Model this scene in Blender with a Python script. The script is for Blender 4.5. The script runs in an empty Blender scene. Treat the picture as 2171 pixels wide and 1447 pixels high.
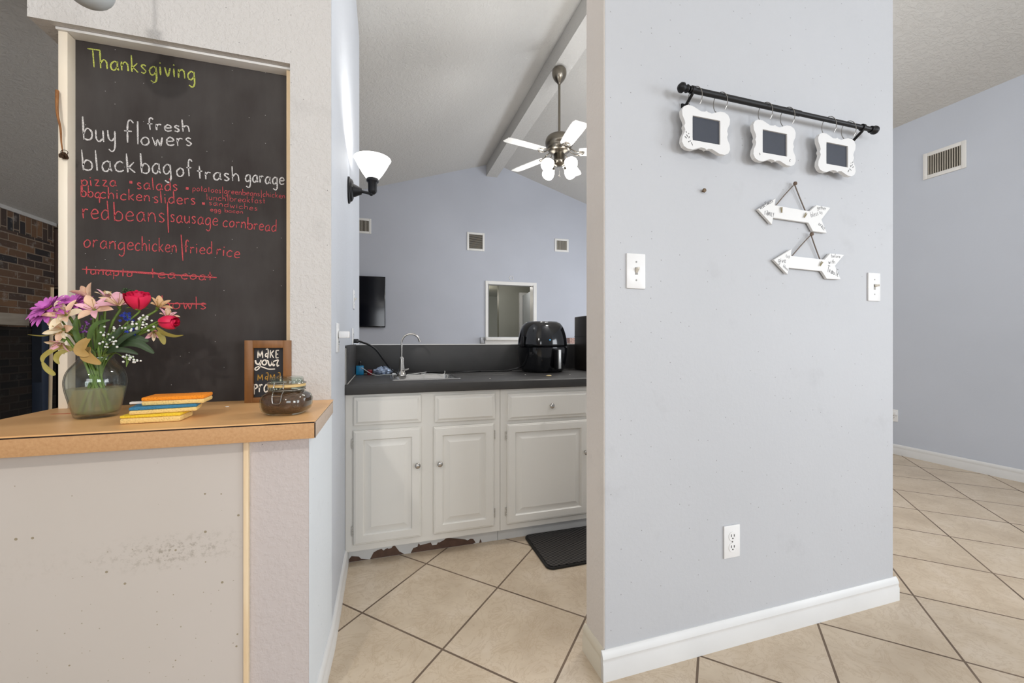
import bpy, bmesh, math, random
from mathutils import Vector, Matrix, Quaternion
from math import sin, cos, pi, radians, sqrt
random.seed(7)
SC = bpy.context.scene
COL = SC.collection

# ------------------------------------------------------------------ camera
cam_d = bpy.data.cameras.new('camera'); cam = bpy.data.objects.new('camera', cam_d); COL.objects.link(cam)
YAW = radians(17.3)
cam.location = (0, 0, 1.08)
cam.rotation_euler = (pi/2, 0, -YAW)
cam_d.sensor_width = 36.0
cam_d.lens = 869.0/2171.0*36.0
cam_d.shift_y = -1.5/2171.0
cam_d.clip_start = 0.02
SC.camera = cam

# ------------------------------------------------------------------ world, lights, exposure
SC.view_settings.view_transform = 'Standard'
SC.view_settings.look = 'None'
SC.view_settings.gamma = 1.0
SC.view_settings.exposure = 0.0
SC.view_settings.use_curve_mapping = False
W = bpy.data.worlds.new('sky'); SC.world = W; W.use_nodes = True
W.node_tree.nodes['Background'].inputs[0].default_value = (0.80, 0.88, 1.0, 1)
W.node_tree.nodes['Background'].inputs[1].default_value = 1.0

def light(name, kind, loc, energy, color=(1, 1, 1), size=0.1, size_y=None, aim=None):
    d = bpy.data.lights.new(name, kind); o = bpy.data.objects.new(name, d); COL.objects.link(o)
    d.energy = energy; d.color = color; o.location = loc
    if kind == 'AREA':
        d.size = size
        if size_y: d.shape = 'RECTANGLE'; d.size_y = size_y
    else: d.shadow_soft_size = size
    if aim: o.rotation_euler = (Vector(aim)-Vector(loc)).to_track_quat('-Z', 'Y').to_euler()
    return o
# daylight from unseen dining room windows behind and to the right of the camera
light('daylight_back_right', 'AREA', (2.9, -3.44, 1.72), 79, (0.92, 0.96, 1.0), 1.8, 1.15, (2.9, 0, 1.72))
light('fill_back_left', 'AREA', (-.5, -3.44, 1.72), 32, (0.94, 0.97, 1.0), 1.8, 1.15, (-.5, 0, 1.6))  # added window light, placed to shine down the passage onto the cabinets
light('daylight_right', 'AREA', (4.58, -1.3, 1.5), 60, (0.92, 0.96, 1.0), 1.7, 1.3, (0, -1.3, 1.5))
# dining room lamp over the table, behind the camera on the left
light('dining_lamp', 'POINT', (-0.85, -0.55, 2.15), 46, (1.0, 0.95, 0.89), 0.05)
light('kitchen_lamp', 'POINT', (1.65, 1.72, 2.62), 46, (1.0, 0.97, 0.93), 0.12)
light('living_fill', 'AREA', (4.58, 4.3, 1.5), 48, (0.93, 0.96, 1.0), 1.8, 1.4, (0, 4.9, 1.7))  # extra unseen window light, added to brighten the far wall
light('hall_lamp', 'POINT', (1.95, 9.2, 2.05), 16, (1.0, 0.93, 0.80), 0.1)

light('hall_fill_near', 'POINT', (2.2, 7.2, 2.15), 7, (1.0, 0.97, 0.92), 0.1)  # second unseen light added for the hall's near wall and door

# ------------------------------------------------------------------ materials
def s2l(c): return c/12.92 if c <= 0.04045 else ((c+0.055)/1.055)**2.4
def rgb(r, g, b): return (s2l(r/255), s2l(g/255), s2l(b/255), 1)
MATS = {}
class NT:
    def __init__(s, name):
        s.m = bpy.data.materials.new(name); s.m.use_nodes = True
        s.t = s.m.node_tree; s.b = s.t.nodes['Principled BSDF']
    def n(s, typ, **kw):
        x = s.t.nodes.new(typ)
        for k, v in kw.items():
            if k in x.inputs: x.inputs[k].default_value = v
            else: setattr(x, k, v)
        return x
    def l(s, a, b): s.t.links.new(a, b)
    def coord(s, scale=(1, 1, 1), kind='Object', rot=(0, 0, 0)):
        c = s.n('ShaderNodeTexCoord'); m = s.n('ShaderNodeMapping')
        m.inputs['Scale'].default_value = scale; m.inputs['Rotation'].default_value = rot
        s.l(c.outputs[kind], m.inputs[0]); return m.outputs[0]
    def ramp(s, fac, stops):
        r = s.n('ShaderNodeValToRGB'); e = r.color_ramp.elements
        e[0].position, e[0].color = stops[0]; e[1].position, e[1].color = stops[-1]
        for p, c in stops[1:-1]:
            q = e.new(p); q.color = c
        s.l(fac, r.inputs[0]); return r.outputs[0]
    def mix(s, fac, a, b, mode='MIX'):
        x = s.n('ShaderNodeMix', data_type='RGBA', blend_type=mode)
        for v, i in ((fac, 0), (a, 6), (b, 7)):
            if hasattr(v, 'node'): s.l(v, x.inputs[i])
            else: x.inputs[i].default_value = v
        return x.outputs[2]
    def math(s, op, a, b=None):
        x = s.n('ShaderNodeMath', operation=op)
        for v, i in ((a, 0), (b, 1)):
            if v is None: continue
            if hasattr(v, 'node'): s.l(v, x.inputs[i])
            else: x.inputs[i].default_value = v
        return x.outputs[0]
    def bump(s, h, strength=0.3, dist=0.01):
        b = s.n('ShaderNodeBump'); b.inputs['Strength'].default_value = strength; b.inputs['Distance'].default_value = dist
        s.l(h, b.inputs['Height']); s.l(b.outputs[0], s.b.inputs['Normal'])
    def noise(s, v, scale, detail=3, rough=0.5):
        x = s.n('ShaderNodeTexNoise'); x.inputs['Scale'].default_value = scale; x.inputs['Detail'].default_value = detail; x.inputs['Roughness'].default_value = rough
        s.l(v, x.inputs['Vector']); return x.outputs[0]
    def voro2(s, scale, axes=(0, 2)):
        c = s.n('ShaderNodeTexCoord'); sp = s.n('ShaderNodeSeparateXYZ'); cb = s.n('ShaderNodeCombineXYZ')
        s.l(c.outputs['Object'], sp.inputs[0]); s.l(sp.outputs[axes[0]], cb.inputs[0]); s.l(sp.outputs[axes[1]], cb.inputs[1])
        x = s.n('ShaderNodeTexVoronoi', voronoi_dimensions='2D'); x.inputs['Scale'].default_value = scale; s.l(cb.outputs[0], x.inputs['Vector']); return x
    def voro(s, v, scale, feature='F1'):
        x = s.n('ShaderNodeTexVoronoi', feature=feature); x.inputs['Scale'].default_value = scale
        s.l(v, x.inputs['Vector']); return x

def mat(name, c, rough=0.5, metal=0.0, var=0.06, vscale=6, bump=0, bscale=60, spec=0.5, emit=None, estr=0, trans=0, ior=1.45, sss=0, coat=0, stretch=(1, 1, 1)):
    if name in MATS: return MATS[name]
    k = NT(name); b = k.b
    col = rgb(*c)
    v = k.coord(stretch)
    if var and not trans:
        f = k.noise(v, vscale, 4)
        d = tuple(x*(1-var) for x in col[:3])+(1,); u = tuple(min(1, x*(1+var)) for x in col[:3])+(1,)
        k.l(k.ramp(f, [(0.3, d), (0.7, u)]), b.inputs['Base Color'])
    else: b.inputs['Base Color'].default_value = col
    b.inputs['Roughness'].default_value = rough; b.inputs['Metallic'].default_value = metal
    b.inputs['Specular IOR Level'].default_value = spec; b.inputs['IOR'].default_value = ior
    b.inputs['Transmission Weight'].default_value = trans
    b.inputs['Coat Weight'].default_value = coat
    if sss: b.inputs['Subsurface Weight'].default_value = sss; b.inputs['Subsurface Radius'].default_value = (0.01, 0.006, 0.004)
    if emit: b.inputs['Emission Color'].default_value = rgb(*emit); b.inputs['Emission Strength'].default_value = estr
    if bump: k.bump(k.noise(v, bscale, 4), bump, 0.004)
    MATS[name] = k.m; return k.m

def wall_mat(name, c, lumps=0.5, specks=0.0, scale=70, dist=0.004, rough=0.6, axes=(0, 2)):
    k = NT(name); v = k.coord()
    col = rgb(*c)
    big = k.noise(v, 1.3, 3)
    base = k.ramp(big, [(0.3, tuple(x*0.97 for x in col[:3])+(1,)), (0.7, tuple(min(1, x*1.03) for x in col[:3])+(1,))])
    if specks:
        vo = k.voro2(26, axes); d = k.math('LESS_THAN', vo.outputs['Distance'], 0.045)
        r = k.n('ShaderNodeSeparateColor'); k.l(vo.outputs['Color'], r.inputs[0])
        pick = k.math('LESS_THAN', r.outputs[0], specks)
        f = k.math('MULTIPLY', k.math('MULTIPLY', d, pick), 0.55)
        base = k.mix(f, base, rgb(95, 92, 90))
    if specks:
        sm = k.ramp(k.noise(v, 5.5, 5, 0.6), [(0.62, (0, 0, 0, 1)), (0.74, (1, 1, 1, 1))])
        base = k.mix(k.math('MULTIPLY', sm, 0.10), base, rgb(120, 118, 118))
    k.l(base, k.b.inputs['Base Color']); k.b.inputs['Roughness'].default_value = rough
    n1 = k.noise(v, scale, 3, 0.55)
    h = k.ramp(n1, [(0.42, (0, 0, 0, 1)), (0.62, (1, 1, 1, 1))])
    k.bump(h, lumps, dist)
    MATS[name] = k.m; return k.m

M_near = wall_mat('paint_pale_grey_blue', (193, 195, 199), 0.10, 0.12, 60, 0.002)
M_side = wall_mat('paint_blue_grey_orange_peel', (199, 204, 212), 0.22, 0.02, 110, 0.002)
M_far = wall_mat('paint_blue_grey', (183, 187, 197), 0.06, 0.0, 60, 0.002)
M_tex = wall_mat('paint_offwhite_knockdown', (206, 203, 200), 0.40, 0.06, 85, 0.003)
M_stub = wall_mat('paint_mauve_knockdown', (196, 187, 184), 0.25, 0.10, 70, 0.003)
M_jamb = wall_mat('paint_beige_grey', (226, 219, 212), 0.2, 0.03, 80, 0.002)
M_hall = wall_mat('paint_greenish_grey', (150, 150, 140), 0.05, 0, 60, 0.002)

def ceiling_mat():
    k = NT('ceiling_knockdown_texture'); v = k.coord()
    c = rgb(207, 206, 203)
    big = k.noise(v, 1.0, 3)
    k.l(k.ramp(big, [(0.3, tuple(x*0.97 for x in c[:3])+(1,)), (0.7, c)]), k.b.inputs['Base Color'])
    k.b.inputs['Roughness'].default_value = 0.8
    n = k.n('ShaderNodeTexNoise'); n.inputs['Scale'].default_value = 24; n.inputs['Detail'].default_value = 8; n.inputs['Roughness'].default_value = 0.62; n.inputs['Distortion'].default_value = 1.1
    k.l(v, n.inputs['Vector'])
    h = k.ramp(n.outputs[0], [(0.44, (0, 0, 0, 1)), (0.52, (0.6, 0.6, 0.6, 1)), (0.66, (1, 1, 1, 1))])
    k.bump(h, 0.38, 0.012); return k.m
M_ceil = ceiling_mat()
M_white = mat('white_trim_paint', (226, 225, 222), 0.35, var=0.02)
M_base = mat('white_baseboard_paint', (222, 222, 221), 0.35, var=0.03, bump=0.05, bscale=30)
M_cab = mat('cabinet_white_paint', (222, 219, 212), 0.38, var=0.02, vscale=3, bump=0.04, bscale=140, stretch=(1, 1, 0.1))
M_plate = mat('white_plastic', (236, 236, 236), 0.3, var=0)
M_dark_slot = mat('dark_slot', (40, 38, 36), 0.6, var=0)
M_chrome = mat('brushed_nickel', (190, 187, 182), 0.22, 1.0, var=0.03)
M_steel = mat('stainless_steel', (200, 200, 200), 0.25, 1.0, var=0.04, stretch=(1, 12, 1))
M_wire = mat('bright_wire', (176, 172, 166), 0.2, 1.0, var=0)
M_black = mat('black_metal', (32, 32, 34), 0.45, 0.4, var=0.05)
M_gloss_black = mat('glossy_black_plastic', (14, 15, 18), 0.12, var=0, coat=0.4)
M_satin_black = mat('satin_black_plastic', (22, 22, 23), 0.4, var=0)
M_cable = mat('black_cable_rubber', (24, 24, 25), 0.32, var=0)
M_cablew = mat('white_cable', (215, 215, 212), 0.45, var=0)

def floor_mat():
    k = NT('floor_tile_beige'); v = k.coord()
    sp = k.n('ShaderNodeSeparateXYZ'); k.l(v, sp.inputs[0])
    x = k.math('DIVIDE', k.math('SUBTRACT', sp.outputs[0], 0.473), 0.2785)
    y = k.math('DIVIDE', k.math('SUBTRACT', sp.outputs[1], 1.732), 0.289)
    a = k.math('MULTIPLY', k.math('ADD', x, y), 0.5); b = k.math('MULTIPLY', k.math('SUBTRACT', x, y), 0.5)
    def edge(u):
        f = k.math('FRACT', k.math('ADD', u, 200.5)); return k.math('ABSOLUTE', k.math('SUBTRACT', f, 0.5))
    d = k.math('MINIMUM', edge(a), edge(b))
    g = k.math('LESS_THAN', d, 0.0095)
    cell = k.n('ShaderNodeCombineXYZ'); k.l(k.math('FLOOR', k.math('ADD', a, 200.0)), cell.inputs[0]); k.l(k.math('FLOOR', k.math('ADD', b, 200.0)), cell.inputs[1])
    wn = k.n('ShaderNodeTexWhiteNoise'); k.l(cell.outputs[0], wn.inputs['Vector'])
    off = k.n('ShaderNodeVectorMath', operation='SCALE'); k.l(wn.outputs['Color'], off.inputs[0]); off.inputs[3].default_value = 9.0
    av = k.n('ShaderNodeVectorMath', operation='ADD'); k.l(v, av.inputs[0]); k.l(off.outputs[0], av.inputs[1])
    n1 = k.noise(av.outputs[0], 4.5, 6, 0.62); n2 = k.n('ShaderNodeTexNoise'); n2.inputs['Scale'].default_value = 9; n2.inputs['Detail'].default_value = 8; n2.inputs['Roughness'].default_value = 0.7; n2.inputs['Distortion'].default_value = 1.8
    k.l(av.outputs[0], n2.inputs['Vector'])
    c = k.ramp(n1, [(0.3, rgb(187, 169, 146)), (0.52, rgb(203, 186, 163)), (0.72, rgb(213, 198, 179))])
    vein = k.ramp(n2.outputs[0], [(0.47, (0, 0, 0, 1)), (0.5, (1, 1, 1, 1)), (0.53, (0, 0, 0, 1))])
    c = k.mix(k.math('MULTIPLY', vein, 0.42), c, rgb(168, 143, 114))
    c = k.mix(k.math('MULTIPLY', wn.outputs[0], 0.10), c, rgb(196, 170, 140))
    gn = k.noise(v, 3, 2)
    gc = k.ramp(gn, [(0.35, rgb(96, 80, 66)), (0.7, rgb(128, 110, 94))])
    c = k.mix(g, c, gc)
    k.l(c, k.b.inputs['Base Color'])
    k.l(k.mix(g, (0.34, 0.34, 0.34, 1), (0.9, 0.9, 0.9, 1)), k.b.inputs['Roughness'])
    k.bump(k.math('SUBTRACT', 1.0, g), 0.4, 0.003)
    return k.m
M_floor = floor_mat()

def brick_mat(name, dark=1.0):
    k = NT(name); c = k.n('ShaderNodeTexCoord'); sp = k.n('ShaderNodeSeparateXYZ'); cb = k.n('ShaderNodeCombineXYZ')
    k.l(c.outputs['Object'], sp.inputs[0]); k.l(sp.outputs[1], cb.inputs[0]); k.l(sp.outputs[2], cb.inputs[1])
    cs = k.n('ShaderNodeCombineXYZ'); k.l(sp.outputs[2], cs.inputs[0]); k.l(sp.outputs[1], cs.inputs[1])
    top = k.math('GREATER_THAN', sp.outputs[2], 2.13)
    vm = k.n('ShaderNodeMix', data_type='VECTOR'); k.l(top, vm.inputs[0]); k.l(cb.outputs[0], vm.inputs[4]); k.l(cs.outputs[0], vm.inputs[5]); vec = vm.outputs[1]
    def bt(c1, c2, mo):
        b = k.n('ShaderNodeTexBrick'); b.inputs['Scale'].default_value = 1.0
        b.inputs['Brick Width'].default_value = 0.205; b.inputs['Row Height'].default_value = 0.070
        b.inputs['Mortar Size'].default_value = 0.007; b.inputs['Mortar Smooth'].default_value = 0.3
        b.inputs['Color1'].default_value = c1; b.inputs['Color2'].default_value = c2; b.inputs['Mortar'].default_value = mo
        k.l(vec, b.inputs['Vector']); return b
    m = lambda r, g, b: tuple(x*dark for x in rgb(r, g, b)[:3])+(1,)
    b = bt(m(128, 96, 70), m(46, 46, 50), m(140, 124, 108))
    # whitewashed smears on some bricks
    n = k.noise(cb.outputs[0], 9, 5, 0.7)
    sm = k.ramp(n, [(0.56, (0, 0, 0, 1)), (0.7, (1, 1, 1, 1))])
    col = k.mix(k.math('MULTIPLY', sm, 0.55), b.outputs[0], m(178, 172, 164))
    k.l(col, k.b.inputs['Base Color']); k.b.inputs['Roughness'].default_value = 0.85
    k.bump(k.math('SUBTRACT', 1.0, b.outputs['Fac']), 0.8, 0.012); return k.m
M_brick = brick_mat('brown_brick')
M_soot = brick_mat('sooty_black_brick', 0.10)

def wood_mat(name, c1, c2, scale=1.0, rough=0.45, axis=(1, 14, 14), fleck=0):
    k = NT(name); v = k.coord(axis)
    n = k.noise(v, 5*scale, 6, 0.6)
    c = k.ramp(n, [(0.3, rgb(*c1)), (0.7, rgb(*c2))])
    k.l(c, k.b.inputs['Base Color']); k.b.inputs['Roughness'].default_value = rough
    k.bump(n, 0.05, 0.002); MATS[name] = k.m; return k.m
M_bar = wood_mat('bar_top_tan_laminate', (224, 172, 116), (234, 186, 130), 0.5, 0.38, (1, 3, 3))
M_baredge = wood_mat('bar_edge_particle_tan', (188, 142, 96), (202, 158, 112), 30, 0.7, (1, 1, 1))
M_barend = wood_mat('bar_end_greyish', (182, 164, 148), (196, 180, 166), 30, 0.7, (1, 1, 1))
M_pine = wood_mat('raw_pine_trim', (226, 198, 158), (238, 216, 182), 1, 0.55, (14, 14, 1))
M_post = wood_mat('cream_post_paint', (242, 228, 206), (248, 238, 220), 0.6, 0.5, (4, 4, 1))
M_signwood = wood_mat('stained_walnut_frame', (112, 72, 34), (146, 98, 50), 1, 0.45, (6, 6, 1))
M_darkwood = wood_mat('dark_brown_wood', (46, 36, 30), (58, 46, 40), 1, 0.5, (8, 8, 1))
M_twig = wood_mat('dried_stem_brown', (120, 74, 36), (170, 116, 66), 3, 0.7, (8, 8, 2))

def panel_mat():
    k = NT('laminate_panel_scuffed'); v = k.coord()
    base = k.ramp(k.noise(v, 1.1, 3), [(0.3, rgb(194, 186, 176)), (0.7, rgb(203, 195, 188))])
    sp = k.n('ShaderNodeSeparateXYZ'); k.l(v, sp.inputs[0])
    # olive splatter dots
    vo = k.voro2(30); sc = k.n('ShaderNodeSeparateColor'); k.l(vo.outputs['Color'], sc.inputs[0])
    size = k.math('MULTIPLY', k.math('POWER', sc.outputs[1], 1.8), 0.10)
    dot = k.math('MULTIPLY', k.math('LESS_THAN', vo.outputs['Distance'], size), k.math('LESS_THAN', sc.outputs[0], 0.24))
    base = k.mix(k.math('MULTIPLY', dot, 0.75), base, rgb(132, 118, 84))
    vb = k.voro2(62); sb = k.n('ShaderNodeSeparateColor'); k.l(vb.outputs['Color'], sb.inputs[0])
    low = k.math('MULTIPLY', k.math('SUBTRACT', 0.72, sp.outputs[2]), 0.30)
    dots = k.math('MULTIPLY', k.math('LESS_THAN', vb.outputs['Distance'], k.math('MULTIPLY', sb.outputs[1], 0.11)), k.math('LESS_THAN', sb.outputs[0], low))
    base = k.mix(k.math('MULTIPLY', dots, 0.6), base, rgb(138, 126, 96))
    # scuffed band at chair-back height
    band = k.math('SUBTRACT', 1.0, k.math('MULTIPLY', k.math('ABSOLUTE', k.math('SUBTRACT', sp.outputs[2], 0.560)), 20.0))
    band = k.math('MAXIMUM', band, 0.0)
    n = k.noise(v, 60, 5, 0.75)
    patch = k.math('SUBTRACT', 1.0, k.math('MULTIPLY', k.math('ABSOLUTE', k.math('SUBTRACT', sp.outputs[0], -0.50)), 5.5))
    patch = k.math('MAXIMUM', patch, 0.12)
    s = k.math('MULTIPLY', k.math('MULTIPLY', k.math('MULTIPLY', band, patch), k.ramp(n, [(0.50, (0, 0, 0, 1)), (0.62, (1, 1, 1, 1))])), 0.8)
    base = k.mix(s, base, rgb(128, 118, 102))
    k.l(base, k.b.inputs['Base Color']); k.b.inputs['Roughness'].default_value = 0.42; return k.m
M_panel = panel_mat()

def board_mat():
    k = NT('chalkboard_paint'); v = k.coord((1, 1, 0.25))
    n = k.noise(v, 9, 6, 0.65); n2 = k.noise(k.coord(), 2.2, 4)
    c = k.ramp(n, [(0.35, rgb(52, 46, 44)), (0.75, rgb(66, 62, 60))])
    haze = k.ramp(n2, [(0.45, (0, 0, 0, 1)), (0.75, (1, 1, 1, 1))])
    c = k.mix(k.math('MULTIPLY', haze, 0.16), c, rgb(140, 138, 136))
    vo = k.voro2(40); sc = k.n('ShaderNodeSeparateColor'); k.l(vo.outputs['Color'], sc.inputs[0])
    d = k.math('MULTIPLY', k.math('LESS_THAN', vo.outputs['Distance'], 0.04), k.math('LESS_THAN', sc.outputs[0], 0.05))
    c = k.mix(d, c, rgb(180, 178, 176))
    k.l(c, k.b.inputs['Base Color']); k.b.inputs['Roughness'].default_value = 0.7; k.b.inputs['Specular IOR Level'].default_value = 0.25; return k.m
M_board = board_mat()
def chalk_mat(name, c):
    k = NT(name); v = k.coord(); n = k.noise(v, 420, 3, 0.7)
    k.l(k.ramp(n, [(0.40, tuple(x*0.30+0.03 for x in rgb(*c)[:3])+(1,)), (0.56, rgb(*c))]), k.b.inputs['Base Color'])
    k.b.inputs['Roughness'].default_value = 0.9; return k.m
M_ckg = chalk_mat('yellow_green_chalk', (205, 212, 98)); M_ckw = chalk_mat('white_chalk', (226, 222, 220)); M_ckr = chalk_mat('red_chalk', (214, 82, 88))

def counter_mat():
    k = NT('charcoal_laminate'); v = k.coord((1, 1, 1))
    n = k.noise(v, 5, 6, 0.6)
    k.l(k.ramp(n, [(0.3, rgb(52, 51, 51)), (0.75, rgb(66, 65, 64))]), k.b.inputs['Base Color'])
    k.l(k.ramp(n, [(0.3, (0.4, 0.4, 0.4, 1)), (0.7, (0.55, 0.55, 0.55, 1))]), k.b.inputs['Roughness']); return k.m
M_ctr = counter_mat()

def thin_glass(name, c, ior=1.5, haze=0.0, hazec=(230, 230, 220)):
    """clear walls: light passes straight on, with a Fresnel reflection and optional cloudiness"""
    k = NT(name); k.t.nodes.remove(k.b)
    t = k.n('ShaderNodeBsdfTransparent'); t.inputs['Color'].default_value = rgb(*c)
    g = k.n('ShaderNodeBsdfGlossy'); g.inputs['Roughness'].default_value = 0.02
    lw = k.n('ShaderNodeLayerWeight'); lw.inputs['Blend'].default_value = 0.5
    r0 = ((ior-1)/(ior+1))**2
    f = k.math('ADD', k.math('MULTIPLY', k.math('POWER', lw.outputs['Facing'], 4.0), 1-r0), r0)
    m = k.n('ShaderNodeMixShader'); k.l(f, m.inputs[0]); k.l(t.outputs[0], m.inputs[1]); k.l(g.outputs[0], m.inputs[2])
    out = m
    if haze:
        d = k.n('ShaderNodeBsdfTranslucent'); d.inputs['Color'].default_value = rgb(*hazec)
        d2 = k.n('ShaderNodeBsdfDiffuse'); d2.inputs['Color'].default_value = rgb(*hazec)
        a = k.n('ShaderNodeMixShader'); k.l(d.outputs[0], a.inputs[1]); k.l(d2.outputs[0], a.inputs[2])
        out = k.n('ShaderNodeMixShader'); out.inputs[0].default_value = haze; k.l(m.outputs[0], out.inputs[1]); k.l(a.outputs[0], out.inputs[2])
    k.l(out.outputs[0], k.t.nodes['Material Output'].inputs[0]); return k.m
M_glass = thin_glass('clear_glass', (246, 249, 247))
M_water = thin_glass('cloudy_water', (238, 236, 214), 1.33, 0.36, (252, 247, 222))
M_jarglass = thin_glass('jar_glass', (240, 246, 243))

# ------------------------------------------------------------------ mesh helpers
class MB:
    def __init__(s): s.v = []; s.f = []
    def add(s, vs, fs):
        o = len(s.v); s.v += [tuple(p) for p in vs]; s.f += [tuple(i+o for i in f) for f in fs]; return s
    def box(s, x0, x1, y0, y1, z0, z1, bev=0, seg=2):
        vs = [(x0,y0,z0),(x1,y0,z0),(x1,y1,z0),(x0,y1,z0),(x0,y0,z1),(x1,y0,z1),(x1,y1,z1),(x0,y1,z1)]
        fs = [(0,3,2,1),(4,5,6,7),(0,1,5,4),(1,2,6,5),(2,3,7,6),(3,0,4,7)]
        if not bev: return s.add(vs, fs)
        bm = bmesh.new(); bv = [bm.verts.new(p) for p in vs]
        for f in fs: bm.faces.new([bv[i] for i in f])
        bmesh.ops.bevel(bm, geom=bm.edges[:], offset=bev, segments=seg, affect='EDGES', profile=0.5)
        return s.frombm(bm)
    def frombm(s, bm):
        bm.verts.index_update(); s.add([v.co[:] for v in bm.verts], [[v.index for v in f.verts] for f in bm.faces]); bm.free(); return s
    def prism(s, poly, axis, a, b, bev=0):
        """poly in the two other axes (order x,y,z minus axis), extruded along axis from a to b"""
        def p(q, t):
            l = list(q); l.insert(axis, t); return tuple(l)
        n = len(poly); vs = [p(q, a) for q in poly]+[p(q, b) for q in poly]
        fs = [tuple(range(n)), tuple(range(2*n-1, n-1, -1))]+[(i, n+i, n+(i+1) % n, (i+1) % n) for i in range(n)]
        bm = bmesh.new(); bv = [bm.verts.new(q) for q in vs]
        for f in fs: bm.faces.new([bv[i] for i in f])
        bmesh.ops.recalc_face_normals(bm, faces=bm.faces[:])
        if bev:
            ed = [e for e in bm.edges if abs(e.verts[0].co[axis]-e.verts[1].co[axis]) < 1e-6]
            bmesh.ops.bevel(bm, geom=ed, offset=bev, segments=2, affect='EDGES')
        return s.frombm(bm)
    def lathe(s, prof, c=(0, 0, 0), seg=32, axis=None, sq=None, closed=False):
        """prof [(r,z)..]; optional axis direction; sq=(a,b,n) superellipse section"""
        R = Matrix.Identity(3)
        if axis is not None: R = Vector((0, 0, 1)).rotation_difference(Vector(axis).normalized()).to_matrix()
        vs = []; fs = []
        for r, z in prof:
            for i in range(seg):
                t = 2*pi*i/seg; cx, cy = cos(t), sin(t)
                if sq:
                    n = sq[2]; k = (abs(cx)**n+abs(cy)**n)**(-1/n); cx, cy = cx*k*sq[0], cy*k*sq[1]
                vs.append(R @ Vector((r*cx, r*cy, z))+Vector(c))
        m = len(prof); J = m if closed else m-1
        for j in range(J):
            j2 = (j+1) % m
            for i in range(seg):
                i2 = (i+1) % seg
                fs.append((j*seg+i, j*seg+i2, j2*seg+i2, j2*seg+i))
        if not closed:
            if prof[0][0] > 1e-6: fs.append(tuple(range(seg-1, -1, -1)))
            if prof[-1][0] > 1e-6: fs.append(tuple((m-1)*seg+i for i in range(seg)))
        return s.add(vs, fs)
    def cyl(s, c, r, h, axis=(0, 0, 1), seg=20): return s.lathe([(r, 0), (r, h)], c, seg, axis)
    def sphere(s, c, r, seg=16, rings=10, sc=(1, 1, 1)):
        prof = [(max(1e-7, r*sin(pi*j/rings)), -r*cos(pi*j/rings)) for j in range(rings+1)]
        o = len(s.v); s.lathe(prof, (0, 0, 0), seg)
        for i in range(o, len(s.v)):
            p = s.v[i]; s.v[i] = (p[0]*sc[0]+c[0], p[1]*sc[1]+c[1], p[2]*sc[2]+c[2])
        return s
    def tube(s, pts, r, seg=8, cap=True):
        P = [Vector(p) for p in pts]; n = len(P)
        rr = r if isinstance(r, (list, tuple)) else [r]*n
        up = Vector((0, 0, 1)); vs = []; fs = []
        T0 = (P[1]-P[0]).normalized(); a = T0.orthogonal().normalized()
        for i in range(n):
            T = (P[min(i+1, n-1)]-P[max(i-1, 0)]).normalized()
            a = (a-T*a.dot(T)); a = a.normalized() if a.length > 1e-6 else T.orthogonal().normalized()
            b = T.cross(a)
            for k in range(seg):
                t = 2*pi*k/seg; vs.append(P[i]+(a*cos(t)+b*sin(t))*rr[i])
        for i in range(n-1):
            for k in range(seg):
                k2 = (k+1) % seg; fs.append((i*seg+k, i*seg+k2, (i+1)*seg+k2, (i+1)*seg+k))
        if cap: fs += [tuple(range(seg-1, -1, -1)), tuple((n-1)*seg+k for k in range(seg))]
        return s.add(vs, fs)
    def grid(s, rows):
        o = len(s.v); m = len(rows[0])
        for r in rows: s.v += [tuple(p) for p in r]
        for i in range(len(rows)-1):
            for j in range(m-1): s.f.append((o+i*m+j, o+i*m+j+1, o+(i+1)*m+j+1, o+(i+1)*m+j))
        return s
    def xform(s, M):
        s.v = [tuple(M @ Vector(p)) for p in s.v]; return s
    def merge(s, o): return s.add(o.v, o.f)
    def build(s, name, m, parent=None, smooth=35, off=None):
        me = bpy.data.meshes.new(name)
        vs = s.v if off is None else [(p[0]-off[0], p[1]-off[1], p[2]-off[2]) for p in s.v]
        me.from_pydata(vs, [], s.f); me.update()
        me.materials.append(m)
        if smooth:
            me.polygons.foreach_set('use_smooth', [True]*len(me.polygons)); me.set_sharp_from_angle(angle=radians(smooth))
        o = bpy.data.objects.new(name, me); COL.objects.link(o)
        if parent: o.parent = parent
        return o

def catmull(pts, n=6, closed=False):
    P = [Vector(p) for p in pts]; out = []; N = len(P)
    if N < 3: return [P[0].lerp(P[-1], i/n) for i in range(n+1)]
    rng = N if closed else N-1
    for i in range(rng):
        g = lambda j: P[j % N] if closed else P[max(0, min(N-1, j))]
        a, b, c, d = g(i-1), g(i), g(i+1), g(i+2)
        for k in range(n):
            t = k/n
            out.append(0.5*((2*b)+(c-a)*t+(2*a-5*b+4*c-d)*t*t+(3*b-a-3*c+d)*t**3))
    if not closed: out.append(P[-1])
    return out

def tag(o, label=None, cat=None, group=None, kind=None):
    if label: o['label'] = label
    if cat: o['category'] = cat
    if group: o['group'] = group
    if kind: o['kind'] = kind
    return o
def thing(name, label, cat, loc, group=None, rz=0):
    o = bpy.data.objects.new(name, None); COL.objects.link(o); o.location = loc; o.rotation_euler = (0, 0, rz)
    o.empty_display_size = 0.05
    return tag(o, label, cat, group)
def struct(name, mb, m, label=None, smooth=35):
    o = mb.build(name, m, None, smooth); return tag(o, label, None, None, 'structure')
def copy_tree(o, parent=None):
    c = o.copy(); COL.objects.link(c)
    if parent is not None: c.parent = parent
    for ch in list(o.children): copy_tree(ch, c)
    return c

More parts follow.
